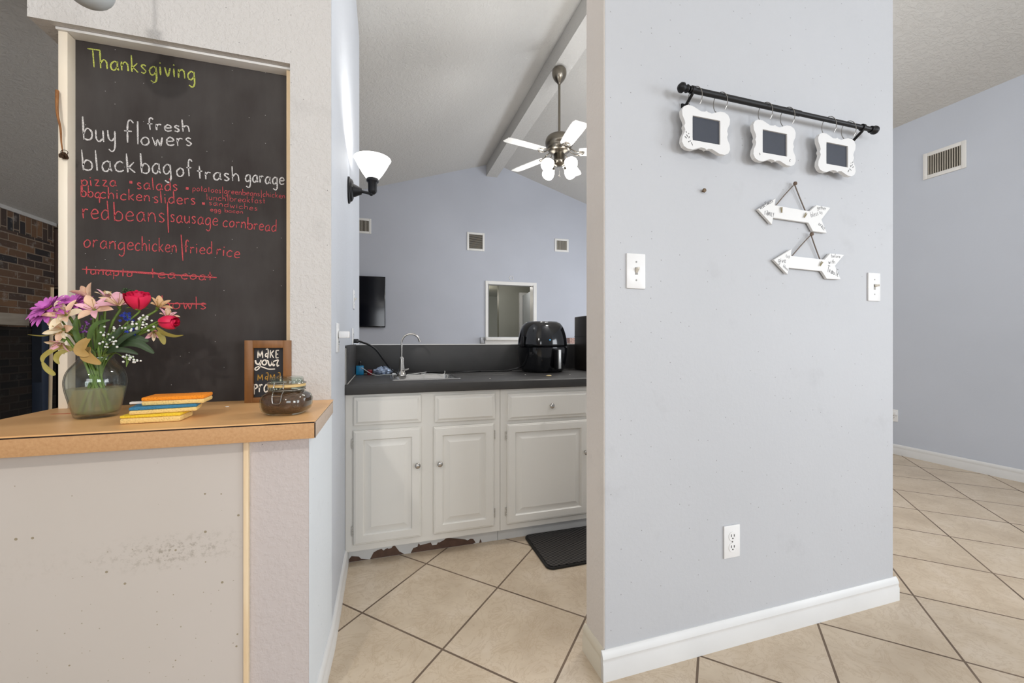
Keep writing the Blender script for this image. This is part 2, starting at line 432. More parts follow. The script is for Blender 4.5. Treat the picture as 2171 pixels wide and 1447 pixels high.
# ------------------------------------------------------------------ room shell
RX, RZ = 1.72, 3.985                      # ridge line of the vaulted ceiling
def vault(x): return RZ-0.3208*(RX-x) if x < RX else RZ-0.2973*(x-RX)
XL, XR, YB, YF = -3.62, 4.657, -3.6, 6.5
struct('floor', MB().box(XL-.1, XR+.1, YB-.1, 11.2, -0.1, 0), M_floor, 'beige floor tiles laid diagonally with brown grout')
def slab(x0, x1): return MB().prism([(x0, vault(x0)), (x1, vault(x1)), (x1, vault(x1)+.12), (x0, vault(x0)+.12)], 1, YB-.1, YF+.12)
struct('ceiling', slab(XL-.1, RX), M_ceil, 'left slope of the vaulted textured ceiling')
struct('ceiling', slab(RX, XR+.12), M_ceil, 'right slope of the vaulted textured ceiling')
struct('trim_1', MB().box(1.585, 1.765, 1.6, YF, 3.759, vault(1.585)+.02), M_ceil, 'textured ridge beam under the vaulted ceiling')

def gable(x0, x1, z0=0.0):
    p = [(x0, z0), (x1, z0), (x1, vault(x1))]
    if x0 < RX < x1: p.append((RX, RZ))
    return p+[(x0, vault(x0))]
# far gable wall with an opening
OX0, OX1, OZ0, OZ1 = 1.622, 2.390, 1.142, 2.003
fw = MB()
fw.prism(gable(XL, OX0), 1, YF, YF+.12)
fw.prism([(OX0, OZ1), (OX1, OZ1), (OX1, vault(OX1)), (RX, RZ), (OX0, vault(OX0))], 1, YF, YF+.12)
fw.box(OX0, OX1, YF, YF+.12, 0, OZ0)
fw.prism(gable(OX1, XR+.1), 1, YF, YF+.12)
struct('wall_far', fw, M_far, 'blue-grey gable wall of the living room')
# right wall with windows that the camera does not see
rw = MB()
rw.box(XR, XR+.12, -0.4, 3.6, 0, vault(XR)); rw.box(XR, XR+.12, 5.6, YF+.1, 0, vault(XR)); rw.box(XR, XR+.12, YB, -2.2, 0, vault(XR))
for y0, y1 in ((-2.2, -.4), (3.6, 5.6)): rw.box(XR, XR+.12, y0, y1, 0, .8); rw.box(XR, XR+.12, y0, y1, 2.25, vault(XR))
M_right = wall_mat('paint_blue_grey_side', (196, 202, 213), 0.06, 0.0, 60, 0.002)
struct('wall_right', rw, M_right, 'blue-grey side wall with a vent')
bw = MB()
bw.prism(gable(XL, -1.5), 1, YB, YB+.12); bw.prism(gable(.5, 1.9), 1, YB, YB+.12); bw.prism(gable(3.9, XR+.1), 1, YB, YB+.12)
for x0, x1 in ((-1.5, .5), (1.9, 3.9)): bw.box(x0, x1, YB, YB+.12, 0, 1.05); bw.prism(gable(x0, x1, 2.3), 1, YB, YB+.12)
struct('wall_back', bw, M_near)
struct('wall_left', MB().box(XL-.1, XL, YB, YF+.1, 0, vault(XL)), M_far)

# near wall block on the right (picture frames hang on it)
JX0, JX1, JY0, JY1 = 0.672, 2.034, 1.165, 1.287
nb = MB().prism(gable(JX0+.003, JX1), 1, JY0, JY1, 0.0)
nw = struct('wall_front', nb, M_near, 'pale grey wall carrying small frames and arrow signs')
struct('trim_2', MB().box(JX0, JX0+.0032, JY0+.002, JY1-.002, 0, vault(JX0)-.01), M_jamb, 'narrow beige-grey end face of the pale grey wall')

# upper left wall: header over the bar and the strip right of the chalkboard
UY0, UY1 = 1.57, 1.70
SX = -0.178
uw = MB()
uw.prism([(-1.0, 2.031), (-.309, 2.031), (-.309, .80), (SX-.001, .80), (SX-.001, vault(SX)), (-1.0, vault(-1.0))], 1, UY0, UY1)
struct('wall_header', uw, M_tex, 'off-white textured wall around the chalkboard')
struct('wall_side', MB().prism([(SX, UY0+.004), (SX, 3.243), (-.30, 3.243), (-.30, UY1), (-.30, UY0+.004)], 2, 0, vault(-.30), 0.0), M_side, 'blue-grey passage wall with the lit sconce')
# half wall under the bar
hw = MB().prism([(-.963, 1.222), (-.3335, 1.222), (-.3335, 1.56), (-.32, 1.56), (-.32, 1.70), (-.963, 1.70)], 2, 0, .826)
struct('wall_bar', hw, M_tex, 'half wall carrying the bar top')
struct('wall_stub', MB().prism([(-.3335, 1.222), (-.195, 1.222), (-.1785, 1.57), (-.3335, 1.57)], 2, 0, .826, 0.0), M_stub, 'textured mauve-grey end of the half wall')
struct('trim_3', MB().prism([(-.1945, 1.223), (-.1935, 1.224), (-.1775, 1.575), (-.1785, 1.575)], 2, .0, .826), wall_mat('lit_side_blue_white', (220, 226, 231), 0.12, 0.04, 60, 0.002, 0.6, (1, 2)), 'blue-white side of the half wall with lamplight in its colour')  # side colour lightened to carry the lamp light falling on it
struct('trim_4', MB().box(-.963, -.346, 1.217, 1.222, 0, .826), M_panel, 'white laminate panel with scuffs and specks under the bar')
struct('trim_5', MB().box(-.346, -.3345, 1.210, 1.222, 0, .826, .001), M_pine, 'thin raw pine strip beside the laminate panel')
# kitchen half wall with opening above it
struct('wall_kitchen', MB().box(SX, 2.6, 2.744, 2.87, 0, 1.053), M_far, 'low wall behind the sink')
struct('trim_6', MB().box(SX, 2.6, 2.735, 2.88, 1.053, 1.058), M_white, 'thin white edge on top of the low wall')

# skirting
def skirt(y0, y1, x, s=-1):
    pass
def prof_board(p0, p1, nrm, h=.09, t=.015):
    """baseboard with a stepped, rounded top running from p0 to p1, thickness along nrm"""
    pr = [(0, 0), (t, 0), (t, h*.55), (t*.8, h*.62), (t*.8, h*.70), (t*.9, h*.76), (t*.55, h*.93), (t*.2, h), (0, h)]
    d = Vector((p1[0]-p0[0], p1[1]-p0[1], 0)); n = Vector((nrm[0], nrm[1], 0))
    rows = []
    mb = MB(); m = len(pr)
    vs = [Vector((p0[0], p0[1], 0))+n*a+Vector((0, 0, b)) for a, b in pr]+[Vector((p1[0], p1[1], 0))+n*a+Vector((0, 0, b)) for a, b in pr]
    fs = [tuple(range(m)), tuple(range(2*m-1, m-1, -1))]+[(i, m+i, m+(i+1) % m, (i+1) % m) for i in range(m)]
    bm = bmesh.new(); bv = [bm.verts.new(q) for q in vs]
    for f in fs: bm.faces.new([bv[i] for i in f])
    bmesh.ops.recalc_face_normals(bm, faces=bm.faces[:])
    return mb.frombm(bm)
struct('baseboard_front', prof_board((JX0-.012, JY0), (JX1+.014, JY0), (0, -1), .093, .016), M_base, 'white baseboard along the pale grey wall')
struct('baseboard_end', prof_board((JX0, JY0-.003), (JX0, JY1+.006), (-1, 0), .093, .012), mat('cream_baseboard', (222, 214, 196), 0.4, var=0.03), 'cream baseboard on the end of the pale grey wall')
struct('baseboard_side', prof_board((-.1935, 1.222), (-.178, 1.56), (1, 0), .085, .014).merge(prof_board((-.178, 1.56), (-.178, 2.145), (1, 0), .085, .014)), M_base, 'battered white baseboard along the passage wall')
struct('baseboard_right', prof_board((XR, -3.4), (XR, 6.48), (-1, 0), .095, .014), M_base, 'white baseboard along the blue-grey side wall')
# casing, sill of the opening in the far wall
tr = MB(); T = YF-.02
tr.box(1.570, 1.624, T, YF, 1.134, 2.055); tr.box(2.388, 2.455, T, YF, 1.134, 2.055); tr.box(1.624, 2.388, T, YF, 2.001, 2.055)
tr.box(1.615, 1.626, T, YF+.12, 1.134, 2.01); tr.box(2.386, 2.395, T, YF+.12, 1.134, 2.01)
struct('window_1', tr, M_white, 'white casing around the opening in the far wall')
struct('trim_7', MB().box(1.546, 2.478, YF-.16, YF+.12, 1.09, 1.136, .004).box(1.56, 2.46, YF-.03, YF, 1.02, 1.09), M_white, 'deep white sill under the opening')
# hallway behind the opening
hl = MB()
hl.box(1.3, 4.2, 11.0, 11.1, 0, 2.35); hl.box(1.15, 1.3, YF+.12, 11.1, 0, 2.35)
struct('wall_hall', hl, M_hall)
struct('wall_hall_near', MB().box(2.20, 3.4, 7.95, 8.07, 0, 2.35), M_hall)
struct('wall_hall_right', MB().box(2.86, 2.96, YF+.12, 7.95, 0, 2.35), M_hall)
struct('ceiling', MB().box(1.15, 4.3, YF+.12, 11.1, 2.31, 2.4), M_hall)
# door standing in the hallway
def hall_door():
    t = MB(); t.prism([(2.700, 7.93), (2.735, 7.945), (2.62, 7.10), (2.585, 7.095)], 2, 0.01, 2.0)
    o = struct('door_1', t, mat('door_grey_white', (196, 200, 204), 0.4, var=0.02), 'grey-white door ajar in the hallway')
    MB().box(2.62, 2.69, 7.90, 7.95, 0, 2.06).box(2.69, 2.86, 7.90, 7.95, 2.0, 2.06).build('door_frame', M_white, o)
hall_door()

# chimney breast in the living room
struct('wall_chimney', MB().box(XL, -3.40, 2.9, 5.69, 0, vault(-3.4)), M_brick, 'brown brick chimney breast')
struct('trim_8', MB().box(-3.41, -3.385, 2.9, 5.7, vault(-3.4)-.03, vault(-3.4)+.005), M_ceil, 'thin crown trim over the brick')

# ------------------------------------------------------------------ bar
bar = thing('bar_counter', 'tan wood-look bar top on the half wall below the chalkboard', 'counter', (-.57, 1.4, .826))
bo = (-.57, 1.4, .826)
BP = [(-.965, 1.172), (-.172, 1.172), (-.172, 1.569), (-.308, 1.569), (-.308, 1.72), (-.965, 1.72)]
MB().prism(BP, 2, .8695, .873).build('top_sheet', M_bar, bar, 35, bo)
BQ = [(-.963, 1.175), (-.175, 1.175), (-.175, 1.568), (-.309, 1.568), (-.309, 1.718), (-.963, 1.718)]
MB().prism(BQ, 2, .866, .8695).build('edge_line', mat('laminate_edge_dark', (48, 36, 28), 0.6, var=0), bar, 35, bo)
MB().prism([(-.963, 1.18), (-.18, 1.18), (-.18, 1.568), (-.309, 1.568), (-.309, 1.718), (-.963, 1.718)], 2, .827, .866).build('core', M_baredge, bar, 35, bo)
MB().box(-.964, -.1745, 1.1725, 1.18, .8265, .866, .0006).build('front_edge', M_baredge, bar, 35, bo)
MB().box(-.1735, -.1722, 1.175, 1.18, .8265, .866).build('corner_line', MATS['laminate_edge_dark'], bar, 35, bo)
tag(MB().box(-.18, -.1725, 1.180, 1.568, .8265, .866, .0006).build('end_edge', M_barend, bar, 35, bo), 'greyish raw end of the bar top')

# post and lintel that hold the chalkboard
struct('trim_9', MB().box(-.946, -.9235, 1.598, 1.665, .873, 2.022, .0015), M_post, 'cream wooden post left of the chalkboard')
struct('trim_10', MB().box(-.949, -.3105, 1.592, 1.70, 2.0225, 2.0305, .001), M_white, 'white board under the header above the chalkboard')
struct('trim_11', MB().box(-.3255, -.3095, 1.596, 1.665, .873, 2.022, .001), M_pine, 'raw pine trim right of the chalkboard')

# ---- single-stroke handwriting
G = {}
def g(ch, w, *st): G[ch] = (w, st)
g('a', .8, [(.68,.85),(.4,1),(.06,.6),(.1,.1),(.38,.0),(.66,.4)], [(.68,1),(.66,.3),(.78,.02)])
g('b', .8, [(.04,2),(.06,0)], [(.06,.5),(.35,1),(.72,.75),(.7,.2),(.4,0),(.06,.12)])
g('c', .75, [(.7,.85),(.4,1),(.06,.6),(.1,.12),(.4,0),(.7,.15)])
g('d', .8, [(.66,.85),(.4,1),(.06,.6),(.1,.1),(.4,0),(.66,.35)], [(.68,2),(.7,0)])
g('e', .75, [(.06,.5),(.66,.58),(.6,.9),(.35,1),(.06,.6),(.12,.12),(.4,0),(.72,.15)])
g('f', .6, [(.62,1.75),(.42,2),(.25,1.6),(.25,0)], [(.02,1),(.52,1.02)])
g('g', .8, [(.66,.85),(.4,1),(.06,.6),(.1,.12),(.38,.02),(.66,.4)], [(.68,1),(.7,-.4),(.45,-.85),(.12,-.65)])
g('h', .75, [(.05,2),(.05,0)], [(.05,.55),(.35,1),(.62,.75),(.66,0)])
g('i', .28, [(.08,1),(.1,0)], [(.08,1.35),(.1,1.5)])
g('k', .7, [(.05,1.9),(.05,0)], [(.6,1.05),(.08,.42)], [(.16,.5),(.64,0)])
g('l', .26, [(.08,2),(.1,0)])
g('n', .75, [(.05,1),(.05,0)], [(.05,.55),(.35,1),(.62,.75),(.66,0)])
g('m', 1.1, [(.05,1),(.05,0)], [(.05,.6),(.28,1),(.48,.7),(.5,0)], [(.5,.6),(.74,1),(.95,.7),(.98,0)])
g('o', .78, [(.4,1),(.06,.6),(.12,.1),(.4,0),(.68,.3),(.66,.8),(.4,1)])
g('p', .8, [(.05,1),(.06,-.85)], [(.06,.6),(.38,1),(.7,.7),(.6,.15),(.3,0),(.06,.2)])
g('q', .8, [(.66,.85),(.4,1),(.06,.6),(.1,.12),(.38,.02),(.66,.4)], [(.68,1),(.7,-.85)])
g('r', .58, [(.06,1),(.06,0)], [(.06,.55),(.28,.95),(.55,.9)])
g('s', .6, [(.52,.88),(.25,1),(.08,.78),(.3,.52),(.5,.28),(.3,.02),(.04,.12)])
g('t', .55, [(.25,1.7),(.27,0)], [(0,1),(.52,1.02)])
g('u', .78, [(.06,1),(.08,.25),(.32,0),(.62,.3)], [(.66,1),(.68,0)])
g('v', .65, [(.05,1),(.3,0),(.58,1)])
g('w', 1.0, [(.05,1),(.22,.08),(.3,.05),(.48,.7),(.66,.05),(.74,.08),(.92,1)])
g('y', .75, [(.06,1),(.12,.3),(.38,.1),(.6,.4)], [(.66,1),(.62,-.4),(.38,-.85),(.08,-.65)])
g('z', .7, [(.06,1),(.6,1)], [(.6,1),(.06,0)], [(.06,0),(.64,0)])
g('/', .4, [(.2,2.2),(.22,-.5)]); g(' ', .5)
g('T', .9, [(0,2),(1.2,2)], [(.5,1.9),(.56,0)])
g('M', 1.0, [(.08,0),(.05,1)], [(.05,1),(.45,.2)], [(.45,.2),(.82,1)], [(.82,1),(.92,0)])
g('A', .7, [(.2,1.12),(.5,1.2),(.62,.8),(.55,-.05)], [(.55,.5),(.3,.62),(.12,.35),(.3,.18),(.55,.4)])
g('K', .75, [(.06,1.05),(.08,0)], [(.66,1),(.1,.48)], [(.22,.55),(.68,0)])
g('E', .65, [(.08,1),(.1,0)], [(.06,1),(.6,1.02)], [(.08,.5),(.48,.52)], [(.1,0),(.58,.02)])
g('P', .7, [(.1,1),(.16,-.25)], [(.08,.95),(.5,1.0),(.6,.65),(.2,.45)])
g('R', .6, [(.06,1.0),(.3,.95),(.1,.1),(.35,.85),(.5,.9)])
g('O', .75, [(.4,.9),(.08,.5),(.15,.08),(.42,0),(.68,.35),(.62,.8),(.4,.9)])
g('U', .75, [(.06,.9),(.1,.2),(.35,0),(.62,.3)], [(.64,.9),(.66,0)])
g('D', .75, [(.08,1),(.1,0)], [(.06,1),(.55,.8),(.6,.3),(.1,0)])
g('S', .6, [(.55,.9),(.28,1),(.1,.78),(.32,.52),(.55,.28),(.32,0),(.06,.12)])
g('F', .6, [(.08,1),(.08,0)], [(.06,1),(.55,1)], [(.08,.55),(.45,.55)])
g('I', .25, [(.1,1),(.1,0)]); g('L', .55, [(.08,1),(.08,0)], [(.08,0),(.5,0)])
g('Y', .65, [(.04,1),(.3,.5)], [(.58,1),(.28,0)]); g('N', .75, [(.08,0),(.08,1)], [(.08,1),(.6,0)], [(.6,0),(.6,1)])
g('B', .65, [(.08,1),(.08,0)], [(.08,1),(.5,.8),(.1,.52)], [(.1,.52),(.58,.3),(.08,0)])
g('G', .75, [(.65,.85),(.35,1),(.06,.5),(.3,0),(.65,.2),(.65,.48),(.4,.48)]); g('C', .7, [(.62,.85),(.35,1),(.06,.5),(.3,0),(.62,.15)])
g('V', .65, [(.04,1),(.3,0),(.58,1)])

def stroke2d(mb, pts, w, to3, smooth=True, jit=0.12, zo=0.0):
    P = [Vector((p[0], p[1], 0)) for p in pts]
    if smooth and len(P) > 2: P = catmull(P, 5)
    elif len(P) == 2: P = [P[0].lerp(P[1], i/4) for i in range(5)]
    vs = []; n = len(P)
    for i in range(n):
        T = P[min(i+1, n-1)]-P[max(i-1, 0)]; T = T.normalized() if T.length > 0 else Vector((1, 0, 0))
        N = Vector((-T.y, T.x, 0)); ww = w*(1+random.uniform(-jit, jit))*(0.75 if i in (0, n-1) else 1)/2
        vs += [to3(P[i]+N*ww, zo), to3(P[i]-N*ww, zo)]
    mb.add(vs, [(2*i, 2*i+1, 2*i+3, 2*i+2) for i in range(n-1)])
def write(mb, txt, a, b, xh, w, to3, slant=0.0, jit=0.12, wob=0.05):
    tot = sum(G[c][0] for c in txt)+.22*(len(txt)-1)
    A = Vector((a[0], a[1], 0)); B = Vector((b[0], b[1], 0)); L = (B-A).length; X = (B-A).normalized(); Yv = Vector((-X.y, X.x, 0))
    sx = L/tot; x = 0
    for i, ch in enumerate(txt):
        wd, sts = G[ch]; dy = random.uniform(-wob, wob)
        for st in sts:
            q = []
            for px, py in st:
                py += dy
                q.append(A+X*((x+px)*sx+slant*py*xh)+Yv*(py*xh))
            stroke2d(mb, q, w, to3, True, jit, 0.0002*(i % 2))
        x += wd+.22
# chalkboard
BO = (-.6245, 1.638, .873)
cb = thing('chalkboard', 'tall dark chalkboard with colourful handwritten lists', 'chalkboard', BO)
MB().box(-.9235, -.3255, 1.632, 1.645, .873, 2.0225).build('board', M_board, cb, 35, BO)
def tb(p, zo): return (p.x, 1.6313-zo, p.y)
LINES = [
('g','Thanksgiving',(-.892,1.945),(-.606,1.955),.028),
('w','buy',(-.904,1.711),(-.82,1.714),.036),('w','fl',(-.801,1.718),(-.757,1.718),.037),('w','owers',(-.755,1.718),(-.614,1.732),.026),('w','fresh',(-.738,1.769),(-.621,1.778),.02),
('w','black',(-.905,1.616),(-.769,1.625),.032),('w','bag',(-.755,1.626),(-.672,1.63),.032),('w','of',(-.659,1.628),(-.614,1.63),.028),('w','trash',(-.601,1.625),(-.477,1.63),.025),('w','garage',(-.46,1.632),(-.339,1.634),.024),
('r','pizza',(-.908,1.567),(-.819,1.575),.018),('r','salads',(-.766,1.572),(-.655,1.578),.02),('r','potatoes/greenbeans/chicken',(-.614,1.583),(-.337,1.586),.0105),
('r','bbq',(-.91,1.534),(-.861,1.533),.018),('r','chicken',(-.862,1.533),(-.731,1.535),.019),('r','sliders',(-.721,1.532),(-.605,1.538),.02),('r','lunch/breakfast',(-.574,1.557),(-.399,1.561),.011),
('r','sandwiches',(-.568,1.540),(-.423,1.534),.010),('r','egg bacon',(-.564,1.520),(-.467,1.520),.007),
('r','red',(-.905,1.464),(-.837,1.468),.030),('r','beans',(-.826,1.465),(-.69,1.469),.030),('r','sausage',(-.676,1.473),(-.541,1.473),.024),('r','cornbread',(-.527,1.471),(-.364,1.465),.021),
('r','orange',(-.903,1.375),(-.775,1.373),.024),('r','chicken',(-.771,1.372),(-.658,1.373),.024),('r','fried',(-.638,1.374),(-.557,1.374),.021),('r','rice',(-.546,1.372),(-.477,1.366),.021),
('r','tunapto',(-.901,1.291),(-.778,1.287),.014),('r','tea',(-.731,1.286),(-.661,1.287),.018),('r','coat',(-.646,1.286),(-.557,1.285),.017),
('r','bowls',(-.7,1.187),(-.575,1.187),.021)]
CW = {'g': .0042, 'w': .0042, 'r': .0030}
WR = {'g': MB(), 'w': MB(), 'r': MB()}
for k, t, a, b, xh in LINES: write(WR[k], t, a, b, xh, CW[k] if xh > .012 else .0016, tb, 0.0, .3)
for a, b, w in (((-.684,1.538),(-.681,1.437),.0035), ((-.646,1.433),(-.641,1.347),.0038), ((-.907,1.305),(-.545,1.295),.0042), ((-.86,1.3045),(-.70,1.300),.006), ((-.7,1.203),(-.575,1.204),.0038)):
    stroke2d(WR['r'], [a, b], w, tb, False, .3, .0003+w*.08)
for x, z in ((-.782,1.592), (-.629,1.589), (-.583,1.543)):
    stroke2d(WR['r'], [(x-.004, z), (x+.004, z)], .009, tb, False, .1, .0003)
tag(WR['g'].build('chalk_lettering', M_ckg, cb, 0, BO), 'yellow-green chalk heading'); tag(WR['w'].build('chalk_lettering', M_ckw, cb, 0, BO), 'white chalk lines'); tag(WR['r'].build('chalk_lettering', M_ckr, cb, 0, BO), 'red chalk menu lines')

# dried flower hanging upside down from the post
DF = (-.934, 1.585, 1.64)
df = thing('dried_flower', 'dried brown flower hanging upside down on the cream post', 'dried flower', DF)
pts = catmull([(-.943,1.590,1.835),(-.939,1.582,1.79),(-.936,1.580,1.755),(-.932,1.584,1.72),(-.931,1.586,1.68),(-.929,1.588,1.652)], 6)
MB().tube(pts, [.0045-.003*i/(len(pts)-1) for i in range(len(pts))], 7).build('stem', M_twig, df, 60, DF)
lf = MB().tube(catmull([(-.934,1.582,1.745),(-.929,1.580,1.73),(-.928,1.580,1.71),(-.930,1.580,1.70)], 5), .0009, 5); lf.build('leaf', M_twig, df, 60, DF)
hd = MB()
for i in range(16):
    a = 2*pi*i/16*2.4; r = .003+.0065*(i/16)
    hd.sphere((-.927+r*cos(a), 1.587+r*.7*sin(a), 1.644-.004*(i % 3)), .0042, 8, 5, (1, .8, 1.3))
hd.build('flower_head', mat('dried_petals', (58, 38, 20), 0.85, var=0.3, vscale=90), df, 60, DF)
lp = [(-.922+.0085*cos(2*pi*i/14), 1.583, 1.648+.0075*sin(2*pi*i/14)) for i in range(15)]
MB().tube(lp, .001, 5).build('petal', MATS['dried_petals'], df, 60, DF)

# ------------------------------------------------------------------ vase and bouquet
VC = Vector((-.747, 1.400, .8735))
vase = thing('vase', 'round clear glass vase half full of cloudy water on the bar top', 'vase', VC)
outer = [(.0, .0), (.040, .0), (.0445, .004), (.0475, .016), (.0560, .050), (.0622, .082), (.0625, .104), (.0565, .126), (.0445, .144), (.0365, .156), (.0350, .164), (.0385, .173), (.0455, .179)]
def smoothprof(p, n=4): return [(max(0, q.x), q.y) for q in catmull([(a, b, 0) for a, b in p], n)]
op = smoothprof(outer[2:], 4); op = [(1e-6, 0), (.040, .0)]+op
ip = [(max(1e-6, r-.0024), z) for r, z in op[2:]]; ip = [(r, max(z, .010)) for r, z in ip]
ip2 = [(1e-6, .010)]+[q for q in ip if q[1] > .0101]
vp = op+[(.0450, .1805)]+ip2[::-1]
MB().lathe(vp, seg=48).build('glass_body', M_glass, vase, 60)
def ri(z):
    for (r0, z0), (r1, z1) in zip(ip2, ip2[1:]):
        if z0 <= z <= z1: return r0+(r1-r0)*(z-z0)/max(1e-9, z1-z0)
    return .03
WL = .079
wp = [(1e-6, .0105)]+[(ri(z)-.0003, z) for z in [.0108+ (WL-.0108)*i/10 for i in range(11)]]+[(1e-6, WL)]
MB().lathe(wp, seg=48).build('water', M_water, vase, 60)

M_stem = mat('stem_green', (112, 138, 62), 0.45, var=0.2, vscale=30, sss=0.1)
M_leaf = mat('leaf_green', (74, 98, 46), 0.5, var=0.25, vscale=20)
M_leafdk = mat('leaf_dark_green', (52, 70, 42), 0.5, var=0.25, vscale=20)
M_leafy = mat('leaf_olive_yellow', (150, 138, 66), 0.55, var=0.2, vscale=20)
M_leafbr = mat('leaf_tan_wilted', (172, 138, 78), 0.6, var=0.2, vscale=25)
M_mum = mat('petal_orchid_purple', (210, 112, 198), 0.55, var=0.15, vscale=25, sss=0.25)
M_mumc = mat('petal_centre_yellow', (196, 178, 74), 0.7, var=0.2, vscale=60)
M_peach = mat('petal_peach', (236, 198, 168), 0.5, var=0.12, vscale=30, sss=0.2)
M_cream = mat('petal_cream', (240, 222, 190), 0.5, var=0.12, vscale=30, sss=0.2)
M_pink = mat('petal_pink', (232, 178, 192), 0.5, var=0.14, vscale=30, sss=0.2)
M_fade = mat('petal_faded_tan', (206, 166, 124), 0.6, var=0.2, vscale=30)
M_rose = mat('petal_rose_red', (222, 36, 82), 0.45, var=0.15, vscale=25, sss=0.15)
M_blue = mat('petal_blue', (50, 66, 160), 0.6, var=0.25, vscale=60)
M_bb = mat('petal_tiny_white', (226, 228, 222), 0.6, var=0.05)

def frame_of(d):
    d = Vector(d).normalized(); q = Vector((0, 0, 1)).rotation_difference(d); return q.to_matrix().to_4x4()
def petal(L, Wd, lift, cup=0.3, curl=0.0, n=7, m=5, tip=0.5, ruffle=0):
    """petal growing from origin along +x, lifted by angle; curl bends the tip outward"""
    rows = []; x = z = 0; ang = lift
    for i in range(n+1):
        t = i/n
        w = Wd*(sin(pi*min(1, t*.92+.08))**tip)*(1-.15*t)
        if i == n: w *= .35
        rows.append([(x, w*(j/(m-1)-.5), z+cup*w*(abs(j/(m-1)-.5)*2)**2*.5+ruffle*sin(j*2.2+i)*Wd) for j in range(m)])
        ang -= curl/n; x += L/n*cos(ang); z += L/n*sin(ang)
    return rows
def ring(mb, n, L, Wd, lift, cup, curl, M, ph=0, z=0, r0=0.0, jit=.12, tip=.5, ruffle=0):
    for i in range(n):
        a = 2*pi*i/n+ph+random.uniform(-jit, jit)
        rows = petal(L*(1+random.uniform(-.1, .1)), Wd, lift+random.uniform(-.1, .1), cup, curl, tip=tip, ruffle=ruffle)
        R = M @ Matrix.Translation((0, 0, z)) @ Matrix.Rotation(a, 4, 'Z') @ Matrix.Translation((r0, 0, 0))
        mb.grid([[R @ Vector(p) for p in r] for r in rows])
def leaf_rows(path, wmax, nrm, fold=.25):
    P = catmull(path, 6); n = len(P); rows = []
    for i, p in enumerate(P):
        T = (P[min(i+1, n-1)]-P[max(i-1, 0)]).normalized(); S = T.cross(Vector(nrm)).normalized(); N = S.cross(T)
        w = wmax*sin(pi*(i/(n-1)*.9+.06))**.8
        rows.append([p+S*w*k+N*abs(k)*w*fold for k in (-.5, -.25, 0, .25, .5)])
    return rows
def stem_path(head, d, k):
    a = k*2.4; h = Vector(head); d = Vector(d).normalized()
    foot = Vector((.026*cos(a+2.6), .026*sin(a+2.6), .012)); neck = Vector((.021*cos(a), .021*sin(a), .155))
    side = Vector((h.x, h.y, 0)); 
    if side.length > .02: neck = side.normalized()*.020*random.uniform(.5, 1)+Vector((.008*cos(a), .008*sin(a), .155)); foot = -side.normalized()*.024+Vector((.012*cos(a), .012*sin(a), .012))
    mid = neck.lerp(h, .55)+Vector((0, 0, .012))
    return catmull([foot, foot.lerp(neck, .5), neck, mid, h-d*.012, h], 5)
KN = [0]
def flower_root(name, label, cat, group=None):
    KN[0] += 1; return thing(name, label, cat, VC, group)
def stem(t, head, d, r=.0022, m=None):
    MB().tube(stem_path(head, d, KN[0]), r, 7).build('stem', m or M_stem, t, 60)
BQ_ = 'flowers in the glass vase'
def daisy(head, d, label, R=.045):
    t = flower_root('daisy', label, 'flower', BQ_); stem(t, head, d)
    M = Matrix.Translation(head) @ frame_of(d); mb = MB()
    ring(mb, 17, R, R*.36, .10, .2, .45, M, 0, 0, .004, .06, .3); ring(mb, 16, R*.9, R*.34, .36, .2, .45, M, .18, .002, .004, .08, .3); ring(mb, 12, R*.62, R*.26, .75, .25, .3, M, .1, .004, .003, .1, .35)
    mb.build('petals', M_mum, t, 60)
    c = MB()
    for i in range(24):
        a = i*2.4; r = .0018*sqrt(i); c.sphere(M @ Vector((r*cos(a), r*sin(a), .010-.0012*sqrt(i))), .0018, 6, 4)
    c.build('flower_centre', M_mumc, t, 60)
    MB().lathe([(1e-6, -.008), (.008, -.004), (.012, .002)], (0, 0, 0), 12).xform(M).build('sepals', M_leaf, t, 60)
def alstro(head, d, label, m, R=.03, open_=.75, m2=None, leaves=0):
    R *= 1.12
    t = flower_root('peruvian_lily', label, 'flower', BQ_); stem(t, head, d, .0032)
    M = Matrix.Translation(head) @ frame_of(d); mb = MB()
    ring(mb, 3, R*1.15, R*.62, open_, .35, .6, M, 0, 0, .002, .08, .7, .01)
    mb.build('petals', m, t, 60)
    mb = MB(); ring(mb, 3, R*1.1, R*.42, open_+.12, .4, .55, M, pi/3, .001, .002, .08, .7)
    mb.build('petals', m2 or m, t, 60)
    s = MB()
    for i in range(5):
        a = 2*pi*i/5+.3; p = [M @ Vector((R*.12*k*cos(a), R*.12*k*sin(a), R*.23*k)) for k in (0, 1, 2, 3)]
        s.tube(catmull(p, 2), .0006, 5); s.sphere(p[-1], .0013, 6, 4)
    s.build('stamens', M_leafbr, t, 60)
    MB().lathe([(1e-6, -.012), (.004, -.008), (.005, 0), (.003, .004)], (0, 0, 0), 10).xform(M).build('flower_base', M_stem, t, 60)
